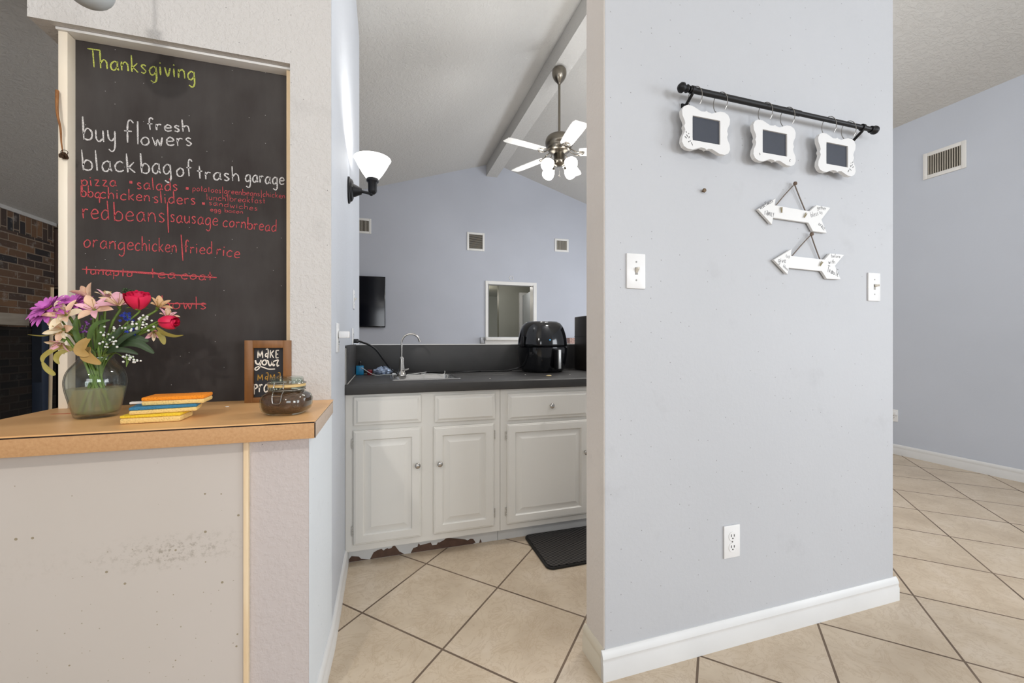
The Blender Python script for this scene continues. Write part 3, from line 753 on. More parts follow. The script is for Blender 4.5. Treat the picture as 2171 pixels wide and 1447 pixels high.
def rose(head, d, label, R=.024, H=.036, bud=False):
    t = flower_root('rose', label, 'rose', BQ_); stem(t, head, d, .0024)
    M = Matrix.Translation(head) @ frame_of(d); mb = MB()
    layers = [(3, .28), (4, .5), (5, .75), (5, 1.0)] if not bud else [(3, .45), (3, .75), (3, .95)]
    for li, (n, s) in enumerate(layers):
        for i in range(n):
            a0 = 2*pi*i/n+li*.7; span = 2*pi/n*.72; rows = []
            for u in range(8):
                tt = u/7
                rad = R*s*(.35+.75*sin(pi*min(1, tt*.62+.04)))*(1 if not bud else (1.05-.35*tt))
                if not bud and li >= 2 and tt > .75: rad += R*.20*(tt-.75)*4*.5
                zz = H*tt*(1.0-.05*li)+.004*li*0
                rows.append([M @ Vector(((rad+.0012*j*.3)*cos(a0+span*(j/6-.5)*2*.62), (rad+.0012*j*.3)*sin(a0+span*(j/6-.5)*2*.62), zz-(.004*abs(j/6-.5)*2 if tt > .8 else 0)+.001*sin(j+li))) for j in range(7)])
            mb.grid(rows)
    mb.sphere(M @ Vector((0, 0, H*.45)), R*.42, 10, 8, (1, 1, 1))
    mb.build('petals', M_rose, t, 60)
    sp = MB(); ring(sp, 5, R*1.0, R*.4, .7, .2, .9 if not bud else -.2, M, 0, -.002, .002, .1, .7)
    sp.lathe([(1e-6, -.008), (.006, -.004), (.008, .002)], (0, 0, 0), 10)
    for i in range(len(sp.v)-30, len(sp.v)): sp.v[i] = tuple(M @ Vector(sp.v[i]))
    sp.build('sepals', M_stem, t, 60)
def leafspray(name, label, paths, m, w=.014, nrm=(0, -1, .3), cat='leaf'):
    t = flower_root(name, label, cat)
    a = paths[0][0]; 
    MB().tube(stem_path(a, Vector(paths[0][1])-Vector(a), KN[0]), .0014, 6).build('stem', M_stem, t, 60)
    for p in paths:
        MB().grid(leaf_rows(p, w, nrm)).build('leaf', m, t, 60)

daisy((-.092, -.010, .290), (-.42, -.62, .72), 'large orchid-purple daisy leaning furthest left in the vase', .052)
daisy((-.050, .004, .302), (-.25, -.60, .80), 'orchid-purple daisy just behind the leftmost one', .047)
alstro((-.020, .010, .325), (-.55, -.2, .8), 'half-closed peach lily standing topmost left in the vase', M_peach, .034, 1.15)
alstro((.014, .015, .322), (.3, -.2, .9), 'pale cream-pink lily beside the topmost peach bloom', M_cream, .026, .9, M_pink)
alstro((-.046, -.030, .272), (-.15, -.85, .5), 'wide open cream lily in front of the purple daisies', M_cream, .036, .5, M_peach)
alstro((-.050, -.032, .236), (-.25, -.9, -.15), 'drooping cream lily hanging over the left vase rim', M_peach, .030, .75, M_cream)
alstro((-.055, -.030, .206), (-.2, -.6, -.7), 'small cream-pink lily lowest at the left side', M_cream, .026, .9, M_pink)
alstro((.012, -.030, .288), (.05, -.8, .55), 'pale peach lily at the front centre of the bouquet', M_peach, .034, .55, M_pink)
alstro((.054, -.010, .302), (.1, -.55, .8), 'pink lily with yellow throat left of the red rose', M_pink, .040, .7, M_peach)
alstro((.136, .005, .302), (.5, -.45, .7), 'faded tan lily right of the open red rose', M_fade, .026, .9)
alstro((.154, .012, .272), (.4, -.4, .8), 'small pale pink lily above the rosebud', M_peach, .024, .9, M_pink)
alstro((.130, -.006, .232), (.35, -.6, -.6), 'small pink-white lily hanging below the rosebud', M_pink, .020, 1.0, M_cream)
rose((.098, -.012, .296), (.08, -.34, .94), 'open red rose at the top right of the bouquet', .0245, .050)
rose((.150, -.012, .259), (.92, -.32, -.02), 'red rosebud pointing right at the edge of the bouquet', .022, .048, True)

def cluster(name, label, pts, m, r, cat='flower', each=9):
    t = flower_root(name, label, cat)
    st = MB(); c = MB(); base = Vector(pts[0])
    st.tube(stem_path(base, (0, -.2, 1), KN[0]), .0012, 6)
    for p in pts:
        p = Vector(p); st.tube(catmull([base-Vector((0, 0, .03)), base.lerp(p, .5)+Vector((0, 0, .004)), p], 4), .0007, 5)
        for i in range(each):
            q = p+Vector((random.gauss(0, 1), random.gauss(0, 1), random.gauss(0, 1)))*r
            if m is M_blue: ring(c, 5, r*1.0, r*.5, .8, .2, .3, Matrix.Translation(q) @ frame_of((random.uniform(-1, 1), -1, random.uniform(-.3, 1))), i)
            else: c.sphere(q, random.uniform(.0022, .0036), 7, 5)
    st.build('stem', M_stem, t, 60); c.build('blossoms', m, t, 60)
cluster('statice', 'deep blue statice sprig below the open red rose', [(.078, -.018, .268), (.086, -.022, .228), (.072, -.014, .280)], M_blue, .006, 'flower', 8)
cluster('statice', 'purple-blue statice tuft deep at the left of the bouquet', [(-.020, -.018, .232), (-.012, -.012, .252)], mat('petal_violet', (140, 84, 160), 0.6, var=0.2, vscale=60), .006, 'flower', 8)
cluster('babys_breath', "white baby's breath sprig right of the blue statice", [(.104, -.024, .262), (.118, -.020, .272), (.122, -.022, .250), (.096, -.026, .246)], M_bb, .008, 'flower', 7)
cluster('babys_breath', "white baby's breath in the middle of the greenery", [(.040, -.034, .222), (.054, -.036, .206), (.030, -.036, .200), (.062, -.030, .236)], M_bb, .008, 'flower', 7)
cluster('babys_breath', "white baby's breath drooping lowest right of the vase rim", [(.080, -.030, .166), (.086, -.032, .152), (.096, -.030, .158), (.103, -.030, .150)], M_bb, .0045, 'flower', 5)
cluster('fern_sprig', 'tiny dark green sprig poking up behind the red rose', [(.060, .014, .338), (.066, .014, .345), (.072, .012, .335)], M_leafdk, .005, 'sprig', 10)
leafspray('wilted_leaf', 'large folded tan leaf over the front of the vase rim', [[(.000, -.030, .190), (.002, -.045, .172), (.016, -.055, .160), (.040, -.058, .146)], [(.002, -.032, .214), (-.006, -.044, .196), (-.006, -.050, .178), (.012, -.052, .168)]], M_leafbr, .026, (0, -1, .2))
leafspray('wilted_leaf', 'long olive leaf reaching left above the vase', [[(-.020, -.020, .205), (-.050, -.034, .228), (-.085, -.040, .218), (-.118, -.040, .222)]], M_leafy, .012, (0, -.3, 1))
leafspray('wilted_leaf', 'bent olive leaf curling down the left of the vase', [[(-.030, -.02, .185), (-.060, -.03, .190), (-.090, -.032, .168), (-.094, -.032, .150)], [(-.094, -.032, .152), (-.085, -.034, .136), (-.072, -.035, .122), (-.066, -.035, .118)], [(-.030, -.026, .185), (-.055, -.036, .176), (-.064, -.036, .160), (-.058, -.036, .146)]], M_leafy, .012, (.3, -1, .2))
leafspray('rose_leaf', 'pale curved leaf under the red rosebud', [[(.140, -.012, .244), (.160, -.016, .226), (.185, -.018, .218), (.205, -.018, .222)], [(.145, -.02, .232), (.156, -.022, .216), (.162, -.022, .196)]], M_leafy, .015, (0, -.6, 1))
leafspray('rose_leaf', 'dark green leaf right of the vase neck', [[(.050, -.015, .185), (.080, -.024, .200), (.110, -.026, .196), (.140, -.026, .172)], [(.050, -.015, .195), (.078, -.020, .216), (.105, -.020, .210), (.125, -.020, .205)]], M_leafdk, .022, (0, -1, .4))
leafspray('rose_leaf', 'bright green leaves rising in the middle of the bouquet', [[(.004, -.022, .175), (.004, -.034, .215), (.020, -.04, .250), (.050, -.04, .262)], [(-.004, -.022, .175), (-.020, -.034, .210), (-.024, -.036, .250), (-.018, -.03, .280)], [(.010, -.018, .175), (.040, -.026, .215), (.075, -.026, .240), (.10, -.022, .248)], [(.006, -.02, .18), (.024, -.03, .22), (.032, -.034, .250), (.026, -.03, .275)]], M_leaf, .013, (0, -1, .1))
leafspray('rose_leaf', 'slim green leaves spreading below the statice', [[(.030, -.016, .172), (.058, -.03, .196), (.082, -.034, .218), (.112, -.030, .236)], [(.030, -.016, .172), (.056, -.034, .182), (.086, -.036, .180), (.108, -.034, .170)], [(.024, -.02, .18), (.044, -.036, .206), (.064, -.038, .224), (.070, -.036, .244)]], M_leafdk, .014, (0, -1, .2))

# ------------------------------------------------------------------ sponges
def sponge_mat(name, c):
    k = NT(name); v = k.coord(); vo = k.voro(v, 210); n = k.noise(v, 60, 4)
    col = rgb(*c)
    k.l(k.ramp(vo.outputs['Distance'], [(0.1, tuple(x*.72 for x in col[:3])+(1,)), (0.4, col)]), k.b.inputs['Base Color'])
    k.b.inputs['Roughness'].default_value = 0.9; k.bump(vo.outputs['Distance'], 0.6, 0.002); return k.m
M_spy = sponge_mat('sponge_pale_yellow', (234, 200, 128)); M_spb = sponge_mat('sponge_scrub_blue', (58, 122, 156)); M_spo = sponge_mat('sponge_scrub_orange', (244, 144, 28)); M_spby = sponge_mat('sponge_bright_yellow', (238, 200, 50))
def sponge(label, loc, rz, body, top, L=.115, Wd=.07, h=.014, ht=.008, tilt=0.0):
    t = thing('sponge', label, 'sponge', loc, 'stacked sponges', radians(rz)); t.rotation_euler = (tilt, 0, radians(rz))
    MB().box(-L/2, L/2, -Wd/2, Wd/2, 0, h, .004).build('foam_body', body, t)
    MB().box(-L/2, L/2, -Wd/2, Wd/2, h, h+ht, .0025).build('scrub_layer', top, t)
SP = (-.565, 1.300, .8735)
sponge('bright yellow sponge at the bottom of the stack', SP, 3, M_spy, M_spby, .124, .085, .014, .007)
sponge('pale sponge with blue scrub side in the middle of the stack', (-.548, 1.308, .8950), 12, M_spy, M_spb, .136, .082, .011, .008)
sponge('pale sponge with orange scrub side on top of the stack', (-.527, 1.318, .9145), 5, M_spy, M_spo, .132, .080, .012, .009)
tag(MB().box(-.032, .032, -.006, .006, 0, .006, .002).build('chalk_stick', mat('chalk_white_stick', (232, 226, 218), 0.8, var=0), None), 'short white chalk stick between the blue and orange sponges', 'chalk').location = (-.603, 1.322, .9143)

# ------------------------------------------------------------------ framed sign
SO = (-.3775, 1.595, .8732)
sg = thing('framed_sign', 'small walnut-framed sign with white and gold hand lettering', 'sign', SO)
X0, X1, Z0, Z1, Y0, Y1 = -.4433, -.3045, .8734, 1.0816, 1.562, 1.628
ix0, ix1, iz0, iz1 = -.4190, -.3290, .8900, 1.0560
fr = MB()
for a in ((X0, ix0, Z0, Z1), (ix1, X1, Z0, Z1), (ix0, ix1, iz1, Z1), (ix0, ix1, Z0, iz0)): fr.box(a[0], a[1], Y0, Y1, a[2], a[3], .0008)
fr.build('frame', M_signwood, sg, 35, SO)
MB().box(ix0-.002, ix1+.002, 1.577, 1.585, iz0-.002, iz1+.002).build('panel', mat('sign_black_panel', (36, 36, 40), 0.6, var=0.05), sg, 35, SO)
def ts(p, zo): return (p.x, 1.5762-zo, p.y)
M_cpaint = mat('sign_cream_paint', (240, 232, 218), 0.6, var=0)
m1 = MB(); write(m1, 'MAKE', (-.4090, 1.0215), (-.3440, 1.0215), .0255, .0034, ts, .03, .1, 0)
tag(m1.build('lettering', M_cpaint, sg, 0, SO), 'cream hand lettering'); m1 = MB()
# "your" as a joined script word with a swash
def sw(mb, pts, w): stroke2d(mb, pts, w, ts, True, .05)
sw(m1, [(-.4150,1.0145),(-.4125,1.0040),(-.4050,1.0010),(-.3995,1.0090)], .0050)
sw(m1, [(-.3985,1.0155),(-.3995,1.0020),(-.4040,.9880),(-.4120,.9810),(-.4165,.9850),(-.4120,.9905),(-.4020,.9935),(-.3900,.9895),(-.3760,.9840),(-.3560,.9838)], .0036)
sw(m1, [(-.3890,1.0150),(-.3945,1.0085),(-.3925,1.0000),(-.3865,.9985),(-.3820,1.0050),(-.3845,1.0140),(-.3890,1.0150)], .0042)
sw(m1, [(-.3830,1.0130),(-.3775,1.0115),(-.3755,1.0020),(-.3715,.9950),(-.3665,1.0010),(-.3640,1.0120)], .0042)
sw(m1, [(-.3640,1.0120),(-.3630,.9990),(-.3600,.9950),(-.3570,1.0000)], .0042)
sw(m1, [(-.3625,1.0090),(-.3545,1.0120),(-.3465,1.0140),(-.3500,1.0020),(-.3490,.9935),(-.3440,.9970)], .0040)
tag(m1.build('lettering', M_cpaint, sg, 0, SO), 'cream script lettering with a swash'); m1 = MB()
write(m1, 'Proud', (-.4215, .9060), (-.3380, .9080), .026, .0042, ts, .05, .1, 0)
tag(m1.build('lettering', M_cpaint, sg, 0, SO), 'cream hand lettering')
m2 = MB(); write(m2, 'MAMA', (-.4090, .9460), (-.3400, .9460), .0215, .0026, ts, .05, .1, 0)
tag(m2.build('lettering', mat('sign_gold_paint', (176, 132, 50), 0.4, 0.3, var=0.1), sg, 0, SO), 'gold hand lettering')

# ------------------------------------------------------------------ clip-top jar
JC = Vector((-.266, 1.312, .8735))
jar = thing('clip_jar', 'squat clip-top glass jar of dark brown contents on the bar end', 'jar', JC, None, radians(-12))
bodyp = [(1e-6, 0), (.043, 0), (.050, .004), (.0585, .012), (.0620, .024), (.0620, .042), (.0580, .053), (.047, .060), (.042, .064), (.042, .070), (.0455, .072), (.0455, .077)]
innp = [(r-.003, max(z, .005)) for r, z in bodyp if r > .041]
SQ = (1, 1, 3.2)
o1 = MB(); prof = bodyp+[(.0425, .077)]+[(r, z) for r, z in innp[::-1] if z < .0765]+[(1e-6, .005)]
o1.lathe(prof, seg=48, sq=(1, 1, 2.9)); o1.build('glass_body', M_jarglass, jar, 50)
cp = [(1e-6, .0055)]+[(r-.0004, z) for r, z in innp if .005 <= z <= .064]+[(1e-6, .062)]
MB().lathe(cp, seg=48, sq=(1, 1, 2.9)).build('contents', mat('dark_brown_sugar', (104, 63, 42), 0.6, var=0.35, vscale=120, bump=0.4, bscale=260), jar, 50)
MB().lathe([(.0400, .0772), (.0478, .0772), (.0482, .0805), (.0478, .0845), (.0400, .0845)], seg=40, closed=True).build('gasket', mat('tan_rubber', (214, 182, 122), 0.5, var=0.05), jar, 50)
lid = MB().lathe([(1e-6, .0848), (.0470, .0848), (.0480, .0868), (.0470, .0890), (.0430, .0910), (.0420, .1010), (.0390, .1040), (1e-6, .1040)], seg=40)
lid.lathe([(1e-6, .0990), (.0350, .0990), (.0380, .0955), (.0400, .0895), (.0400, .0875), (1e-6, .0875)], seg=40)
lid.build('lid', M_jarglass, jar, 50)
def circ(r, z, n=36): return [(r*cos(2*pi*i/n), r*sin(2*pi*i/n), z) for i in range(n+1)]
wb = MB().tube(circ(.0480, .0685), .0012, 6).tube(circ(.0495, .0865), .0012, 6)
wb.tube(catmull([(-.013, -.0490, .0690), (-.012, -.0610, .0580), (-.0105, -.0640, .0420), (-.007, -.0645, .0360), (.007, -.0645, .0360), (.0105, -.0640, .0420), (.012, -.0610, .0580), (.013, -.0490, .0690)], 5), .0012, 6)
wb.tube(catmull([(-.014, -.0490, .0690), (-.013, -.0540, .0760), (-.012, -.0500, .0865), (-.010, -.0480, .0910), (.010, -.0480, .0910), (.012, -.0500, .0865), (.013, -.0540, .0760), (.014, -.0490, .0690)], 4), .0012, 6)
wb.tube([(-.012, -.0612, .0560), (.012, -.0612, .0560)], .0010, 6)
wb.build('wire_bail', M_wire, jar, 50)
tag(MB().sphere((0, 0, .0015), .006, 10, 6, (1, 1, .3)).build('crumb', mat('white_crumb', (236, 230, 220), 0.8, var=0.05)), 'small white crumb on the bar top left of the framed sign', 'crumb').location = (-.468, 1.485, .8733)
tag(MB().box(-.022, .022, -.0035, .0035, 0, .0006).build('red_mark', mat('red_smear', (188, 84, 58), 0.6, var=0.2, vscale=80)), 'thin red smear on the bar top left of the vase', 'stain').location = (-.875, 1.49, .8731)

# ------------------------------------------------------------------ pendant globe at the top left
PO = (-.712, 1.30, 1.974)
pd = thing('pendant_lamp', 'small frosted grey glass pendant shade hanging above the bar', 'lamp', PO)
MB().sphere((0, 0, 0), .052, 32, 18).build('glass_shade', mat('frosted_grey_glass', (186, 193, 196), 0.5, var=0, spec=0.3), pd, 60)
zt = vault(-.712)-1.974
MB().cyl((0, 0, .047), .018, .05).build('cap', M_chrome, pd)
MB().cyl((0, 0, .097), .004, zt-.097-.02).build('rod', M_chrome, pd)
MB().cyl((0, 0, zt-.028), .05, .012).cyl((0, 0, zt-.018), .03, .03).build('canopy', M_chrome, pd)

# ------------------------------------------------------------------ passage wall fittings
SO_ = Vector((SX, 2.264, 1.855))
sc = thing('wall_sconce', 'lit wall sconce with white glass bell shade and black arm', 'wall lamp', SO_)
bp = MB()
bp.lathe([(1e-6, .0), (1, .0), (1, .008), (.86, .012), (.80, .020), (.62, .026), (.5, .026), (1e-6, .026)], seg=36)
bp.v = [(z, y*.052, x*.068) for x, y, z in bp.v]; bp.f = [f[::-1] for f in bp.f]
bp.build('back_plate', M_black, sc)
ar = MB().lathe([(.034, .02), (.030, .035), (.018, .060), (.015, .066)], (0, 0, 0), 20, (1, 0, 0)).tube(catmull([(.06, 0, 0), (.09, 0, -.004), (.108, 0, -.006), (.119, 0, -.002), (.119, 0, .012)], 6), .0075, 10).sphere((.112, 0, -.008), .011, 12, 8)
ar.build('arm', M_black, sc, 50)
MB().lathe([(.010, .004), (.018, .012), (.022, .020), (.023, .062), (.030, .068), (.032, .074), (.030, .084), (.026, .086)], (.119, 0, -.013), 24).build('socket_cup', M_black, sc, 50)
k = NT('lit_opal_glass'); k.b.inputs['Base Color'].default_value = (.9, .9, .88, 1); k.b.inputs['Roughness'].default_value = .35
k.b.inputs['Emission Color'].default_value = (1, .97, .92, 1); k.b.inputs['Emission Strength'].default_value = 2.2; M_lit = k.m
shp = [(.028, .080), (.036, .092), (.052, .120), (.070, .158), (.086, .198), (.0935, .212), (.0925, .214), (.084, .199), (.067, .157), (.049, .120), (.033, .093), (.025, .083)]
MB().lathe([(r_, .068+(z_-.080)*.80) for r_, z_ in shp], (.119, 0, 0), 40).build('shade', M_lit, sc, 60)
MB().sphere((.119, 0, .092), .020, 16, 10, (1, 1, 1.3)).build('bulb', mat('bulb_glow', (255, 250, 240), 0.5, var=0, emit=(255, 244, 226), estr=8), sc, 60)
light('sconce_light', 'POINT', (SX+.119, 2.264, 1.998), 12, (1.0, .95, .88), .035)

def plate(name, label, cat, loc, axis, kind, group=None):
    """wall plate; local frame: x along wall, -y out of the wall"""
    t = thing(name, label, cat, loc, group, {'front': 0, 'side': pi/2, 'right': -pi/2}[axis])
    w, h = .0355, .0575
    MB().box(-w, w, -.006, .0, -h, h, .0025).build('cover_plate', M_plate, t)
    scr = []
    if kind == 'outlet':
        scr.append(MB().cyl((0, -.0055, 0), .0028, .0012, (0, -1, 0), 10))
        for s in (-1, 1):
            ob = MB().lathe([(1e-6, 0), (.0165, 0), (.0165, .002), (1e-6, .002)], (0, -.006, s*.0195), 24, (0, -1, 0)); ob.build('receptacle', M_plate, t)
            sl = MB().box(-.0075, -.0050, -.0087, -.0075, s*.0195-.001, s*.0195+.008).box(.0050, .0075, -.0087, -.0075, s*.0195-.001, s*.0195+.007).cyl((0, -.0077, s*.0195-.007), .0026, .001, (0, -1, 0), 10)
            sl.build('slots', M_dark_slot, t)
    else:
        for s in (-1, 1): scr.append(MB().cyl((0, -.0055, s*.030), .0030, .0012, (0, -1, 0), 10))
        MB().box(-.005, .005, -.0068, -.0055, -.012, .012).build('toggle_slot', mat('toggle_slot_grey', (150, 148, 144), 0.5, var=0), t)
        tg = MB().prism([(-.006, -.006), (-.019, .006), (-.0185, .0115), (-.006, .006)], 0, -.0042, .0042) if kind != 'round' else MB().tube(catmull([(0, -.006, .0045), (.006, -.011, .0055), (.011, -.017, .006)], 4), [.0055]*5+[.004]*4, 8)
        tg.build('toggle', mat('toggle_ivory', (214, 208, 196), 0.35, var=0), t)
    for q in scr: q.build('screw', mat('plate_screw', (120, 118, 114), 0.4, 0.6, var=0), t)
    return t
plate('light_switch', 'white toggle switch plate near the left corner of the pale wall', 'light switch', (.787, JY0, 1.308), 'front', 'switch')
plate('light_switch', 'white switch plate with round lever near the right edge of the pale wall', 'light switch', (1.914, JY0, 1.300), 'front', 'round')
plate('power_outlet', 'white duplex outlet low on the pale grey wall', 'outlet', (1.182, JY0, .366), 'front', 'outlet')
plate('light_switch', 'white switch on the passage wall below the sconce', 'light switch', (SX, 2.633, 1.327), 'side', 'switch')
o1 = plate('power_outlet', 'white outlet with a boxy white charger nearest the chalkboard corner', 'outlet', (SX, 1.738, 1.092), 'side', 'outlet')
o2 = plate('power_outlet', 'white outlet with a black plug above the dark splashback', 'outlet', (SX, 2.539, 1.095), 'side', 'outlet')
o3 = plate('power_outlet', 'white outlet with a small plug on the blue-grey side wall', 'outlet', (XR, 2.66, .367), 'right', 'outlet')
tag(MB().box(-.024, .024, -.047, -.009, -.013, .013, .003).build('charger', M_plate), 'boxy white charger plugged into the passage wall outlet', 'charger')
bpy.data.objects['charger'].location = (SX, 1.738, 1.104); bpy.data.objects['charger'].rotation_euler = (0, 0, pi/2)
t = MB().box(-.014, .014, -.030, -.009, -.014, .014, .003).build('plug', M_plate); tag(t, 'small white plug in the side wall outlet', 'plug'); t.location = (XR, 2.64, .388); t.rotation_euler = (0, 0, -pi/2)

# ------------------------------------------------------------------ rail with three little frames
RO = (1.38, JY0, 1.91); RY = 1.118
rail = thing('hanging_rail', 'slim black curtain rail mounted on the pale grey wall', 'rail', RO)
MB().tube([(.962, RY, 1.91), (1.82, RY, 1.91)], .0085, 14).tube([(.962, RY, 1.91), (1.45, RY, 1.91)], .0100, 14).build('pole', M_black, rail, 50, RO)
for x, s in ((.955, -1), (1.822, 1)):
    MB().lathe([(.012, 0), (.013, .004), (.009, .008), (.010, .012), (.016, .020), (.0155, .028), (.008, .036), (1e-6, .038)], (x, RY, 1.91), 18, (s, 0, 0)).build('finial', M_black, rail, 50, RO)
for x in (.974, 1.778):
    b = MB().tube(catmull([(x, RY, 1.900), (x, RY+.002, 1.896), (x, RY+.022, 1.882), (x, JY0-.008, 1.868), (x, JY0-.005, 1.845)], 4), .0052, 8).box(x-.007, x+.007, JY0-.005, JY0, 1.835, 1.888).tube([(x-.0055, RY, 1.91), (x+.0055, RY, 1.91)], .0125, 14)
    b.build('bracket', M_black, rail, 50, RO)
def frame_outline(w, h):
    """ornate outline: lobed corners with a small point in the middle of each side"""
    half = [(0, .452), (.035, .425), (.11, .415), (.19, .455), (.28, .50), (.38, .50), (.455, .455), (.495, .36), (.485, .24), (.445, .14), (.43, .07), (.452, 0)]
    q = half+[(x, -y) for x, y in half[-2::-1]]; q = q+[(-x, y) for x, y in q[-2:0:-1]]
    # tiny points
    return [(x*w*1.02, y*h*1.02) for x, y in q]
def mini_frame(cx, label, deco, cz=1.789, first=[None]):
    W_, H_ = .197, .142
    o = (cx, RY+.012, cz+.07)
    t = thing('picture_frame', label, 'picture frame', o, None); 
    ol = frame_outline(W_, H_); iw, ih = .0575, .041
    yf, yb = RY+.006, RY+.020
    # front face with a rectangular hole: bridge outline to the inner rectangle
    n = len(ol); vs = []; fs = []
    def pr(p):
        x, z = p; k = max(abs(x)/iw, abs(z)/ih); return (x/k, z/k)
    inn = [pr(p) for p in ol]
    for y in (yf, yb):
        vs += [(cx+x, y, cz+z) for x, z in ol]; vs += [(cx+x, y, cz+z) for x, z in inn]
    for i in range(n):
        j = (i+1) % n
        fs += [(i, j, n+j, n+i), (2*n+j, 2*n+i, 3*n+i, 3*n+j), (j, i, 2*n+i, 2*n+j), (n+i, n+j, 3*n+j, 3*n+i)]
    bm = bmesh.new(); bv = [bm.verts.new(v) for v in vs]
    for f in fs:
        try: bm.faces.new([bv[i] for i in f])
        except Exception: pass
    bmesh.ops.recalc_face_normals(bm, faces=bm.faces[:])
    fo = MB().frombm(bm).build('frame', mat('frame_white_paint', (228, 228, 228), 0.35, var=0), t, 35, o)
    MB().box(cx-iw-.003, cx+iw+.003, yf+.005, yf+.009, cz-ih-.003, cz+ih+.003).build('slate', mat('slate_blue_black', (62, 66, 76), 0.4, var=0.06, vscale=20), t, 35, o)
    for s in (-1, 1):
        x = cx+s*.052
        pts = [(x+.012*sin(-2.45+4.9*i/24), RY-.0185*sin(-2.45+4.9*i/24), 1.887+.036*cos(-2.45+4.9*i/24)) for i in range(25)]
        MB().tube(pts, .0013, 6).build('hook_ring', M_wire, t, 60, o)
    if deco:
        d = MB()
        for (x, z, l, a) in deco:
            dx, dz = cos(a)*l/2, sin(a)*l/2
            stroke2d(d, [(cx+x-dx, cz+z-dz), (cx+x+dx, cz+z+dz)], .0022, lambda p, zo: (p.x, yf-.0004, p.y), False, .2)
        d.build('painted_marks', mat('black_paint', (46, 46, 48), 0.6, var=0), t, 0, o)
    return t
sprig = [(-.083, -.018, .006, 2.0), (-.073, -.022, .004, 2.2), (-.079, -.030, .010, -.8), (-.085, -.036, .010, -.6), (-.071, -.034, .007, 1.2), (-.067, -.046, .006, .3), (-.073, -.049, .005, .8), (-.060, -.054, .012, -1.0)]
mini_frame(1.037, 'small white scalloped frame on the rail, nearest the left bracket', sprig)
mini_frame(1.339, 'small white scalloped frame in the middle of the rail', [(-.072, -.046, .004, .3), (-.070, -.050, .005, 1.2), (.072, -.050, .005, .6), (.070, -.055, .006, -1.0)])
mini_frame(1.650, 'small white scalloped frame at the right end of the rail', [(-x, z, l, pi-a) for x, z, l, a in sprig])

# ------------------------------------------------------------------ arrow signs
M_arrow = mat('arrow_white_paint', (230, 230, 229), 0.45, var=0.02)
def arrow(out, nail, ropes, pins, words, label):
    cx = sum(p[0] for p in out)/len(out); cz = sum(p[1] for p in out)/len(out); o = (cx, JY0, cz)
    t = thing('arrow_sign', label, 'sign', o)
    yf, yb = JY0-.0135, JY0-.004
    MB().prism(out, 1, yf, yb, .0006).build('arrow_board', M_arrow, t, 35, o)
    r = MB()
    for p in ropes: r.tube(catmull([(nail[0], JY0-.012, nail[1]), ((nail[0]+p[0])/2, JY0-.009, (nail[1]+p[1])/2-.001), (p[0], JY0-.008, p[1]-.004)], 6), .0022, 7)
    r.build('cord', mat('grey_jute_cord', (122, 112, 104), 0.9, var=0.2, vscale=200), t, 60, o)
    kn = MB()
    for i in range(7): kn.sphere((nail[0]+.0035*cos(i*2.4), JY0-.014-.002*(i % 2), nail[1]+.002+.0035*sin(i*2.4)), .0042, 8, 6)
    kn.build('knot', mat('brown_jute_knot', (112, 96, 84), 0.9, var=0.25, vscale=200), t, 60, o)
    for x, z, a in pins:
        pm = MB()
        for s in (-1, 1):
            d = Vector((cos(a), 0, sin(a))); e = Vector((-sin(a), 0, cos(a)))
            p0 = Vector((x, yf-.004, z))-d*.010; p1 = Vector((x, yf-.004, z))+d*.010+e*.003*s
            pm.tube([p0+e*.0008*s, p1], [.0014, .0017], 6)
        pm.build('mini_peg', mat('mini_peg_wood', (150, 140, 110), 0.7, var=0.1), t, 50, o)
    for txt, a, b, xh, w in words:
        wd = MB(); write(wd, txt, a, b, xh, w, lambda p, zo: (p.x, yf-.0004-zo*.3, p.y), 0, .2, .03)
        wd.build('lettering', mat('grey_ink', (104, 104, 108), 0.7, var=0), t, 0, o)
A1 = [(1.291,1.556),(1.375,1.604),(1.371,1.578),(1.544,1.572),(1.580,1.599),(1.653,1.596),(1.606,1.546),(1.634,1.497),(1.561,1.498),(1.538,1.528),(1.363,1.532),(1.357,1.506)]
A2 = [(1.366,1.377),(1.453,1.423),(1.450,1.397),(1.622,1.393),(1.652,1.419),(1.728,1.418),(1.678,1.372),(1.709,1.321),(1.634,1.320),(1.608,1.348),(1.440,1.352),(1.433,1.327)]
arrow(A1, (1.469, 1.667), [(1.376, 1.578), (1.532, 1.573)], [(1.399, 1.562, 1.65), (1.517, 1.553, 1.0)],
      [('VEGETABLES', (1.302, 1.556), (1.362, 1.590), .007, .0016), ('FAMILY', (1.322, 1.537), (1.366, 1.535), .015, .0014), ('gather', (1.583, 1.584), (1.630, 1.585), .008, .0012), ('us', (1.594, 1.569), (1.610, 1.566), .009, .0012), ('bless', (1.552, 1.550), (1.590, 1.562), .010, .0012), ('GRACE', (1.588, 1.525), (1.620, 1.505), .010, .0014)],
      'upper white arrow sign pointing left with two little pegs')
arrow(A2, (1.553, 1.484), [(1.457, 1.398), (1.607, 1.394)], [(1.599, 1.375, .95)],
      [('give', (1.386, 1.370), (1.424, 1.370), .010, .0015), ('us', (1.424, 1.392), (1.442, 1.386), .009, .0013), ('bless', (1.410, 1.354), (1.432, 1.340), .006, .0010), ('before', (1.658, 1.404), (1.706, 1.404), .007, .0012), ('with', (1.642, 1.378), (1.678, 1.380), .009, .0013), ('TRIBUTE', (1.633, 1.347), (1.695, 1.331), .013, .0019)],
      'lower white arrow sign pointing left with one little peg')
sn = thing('wall_screw', 'lone brass screw in the pale grey wall below the rail', 'screw', (1.057, JY0, 1.600))
MB().lathe([(.003, 0), (.003, .006), (.0075, .008), (.0062, .012), (1e-6, .0125)], (0, 0, 0), 12, (0, -1, 0)).build('screw_head', mat('tarnished_brass', (110, 92, 72), 0.5, 0.5, var=0.1), sn)

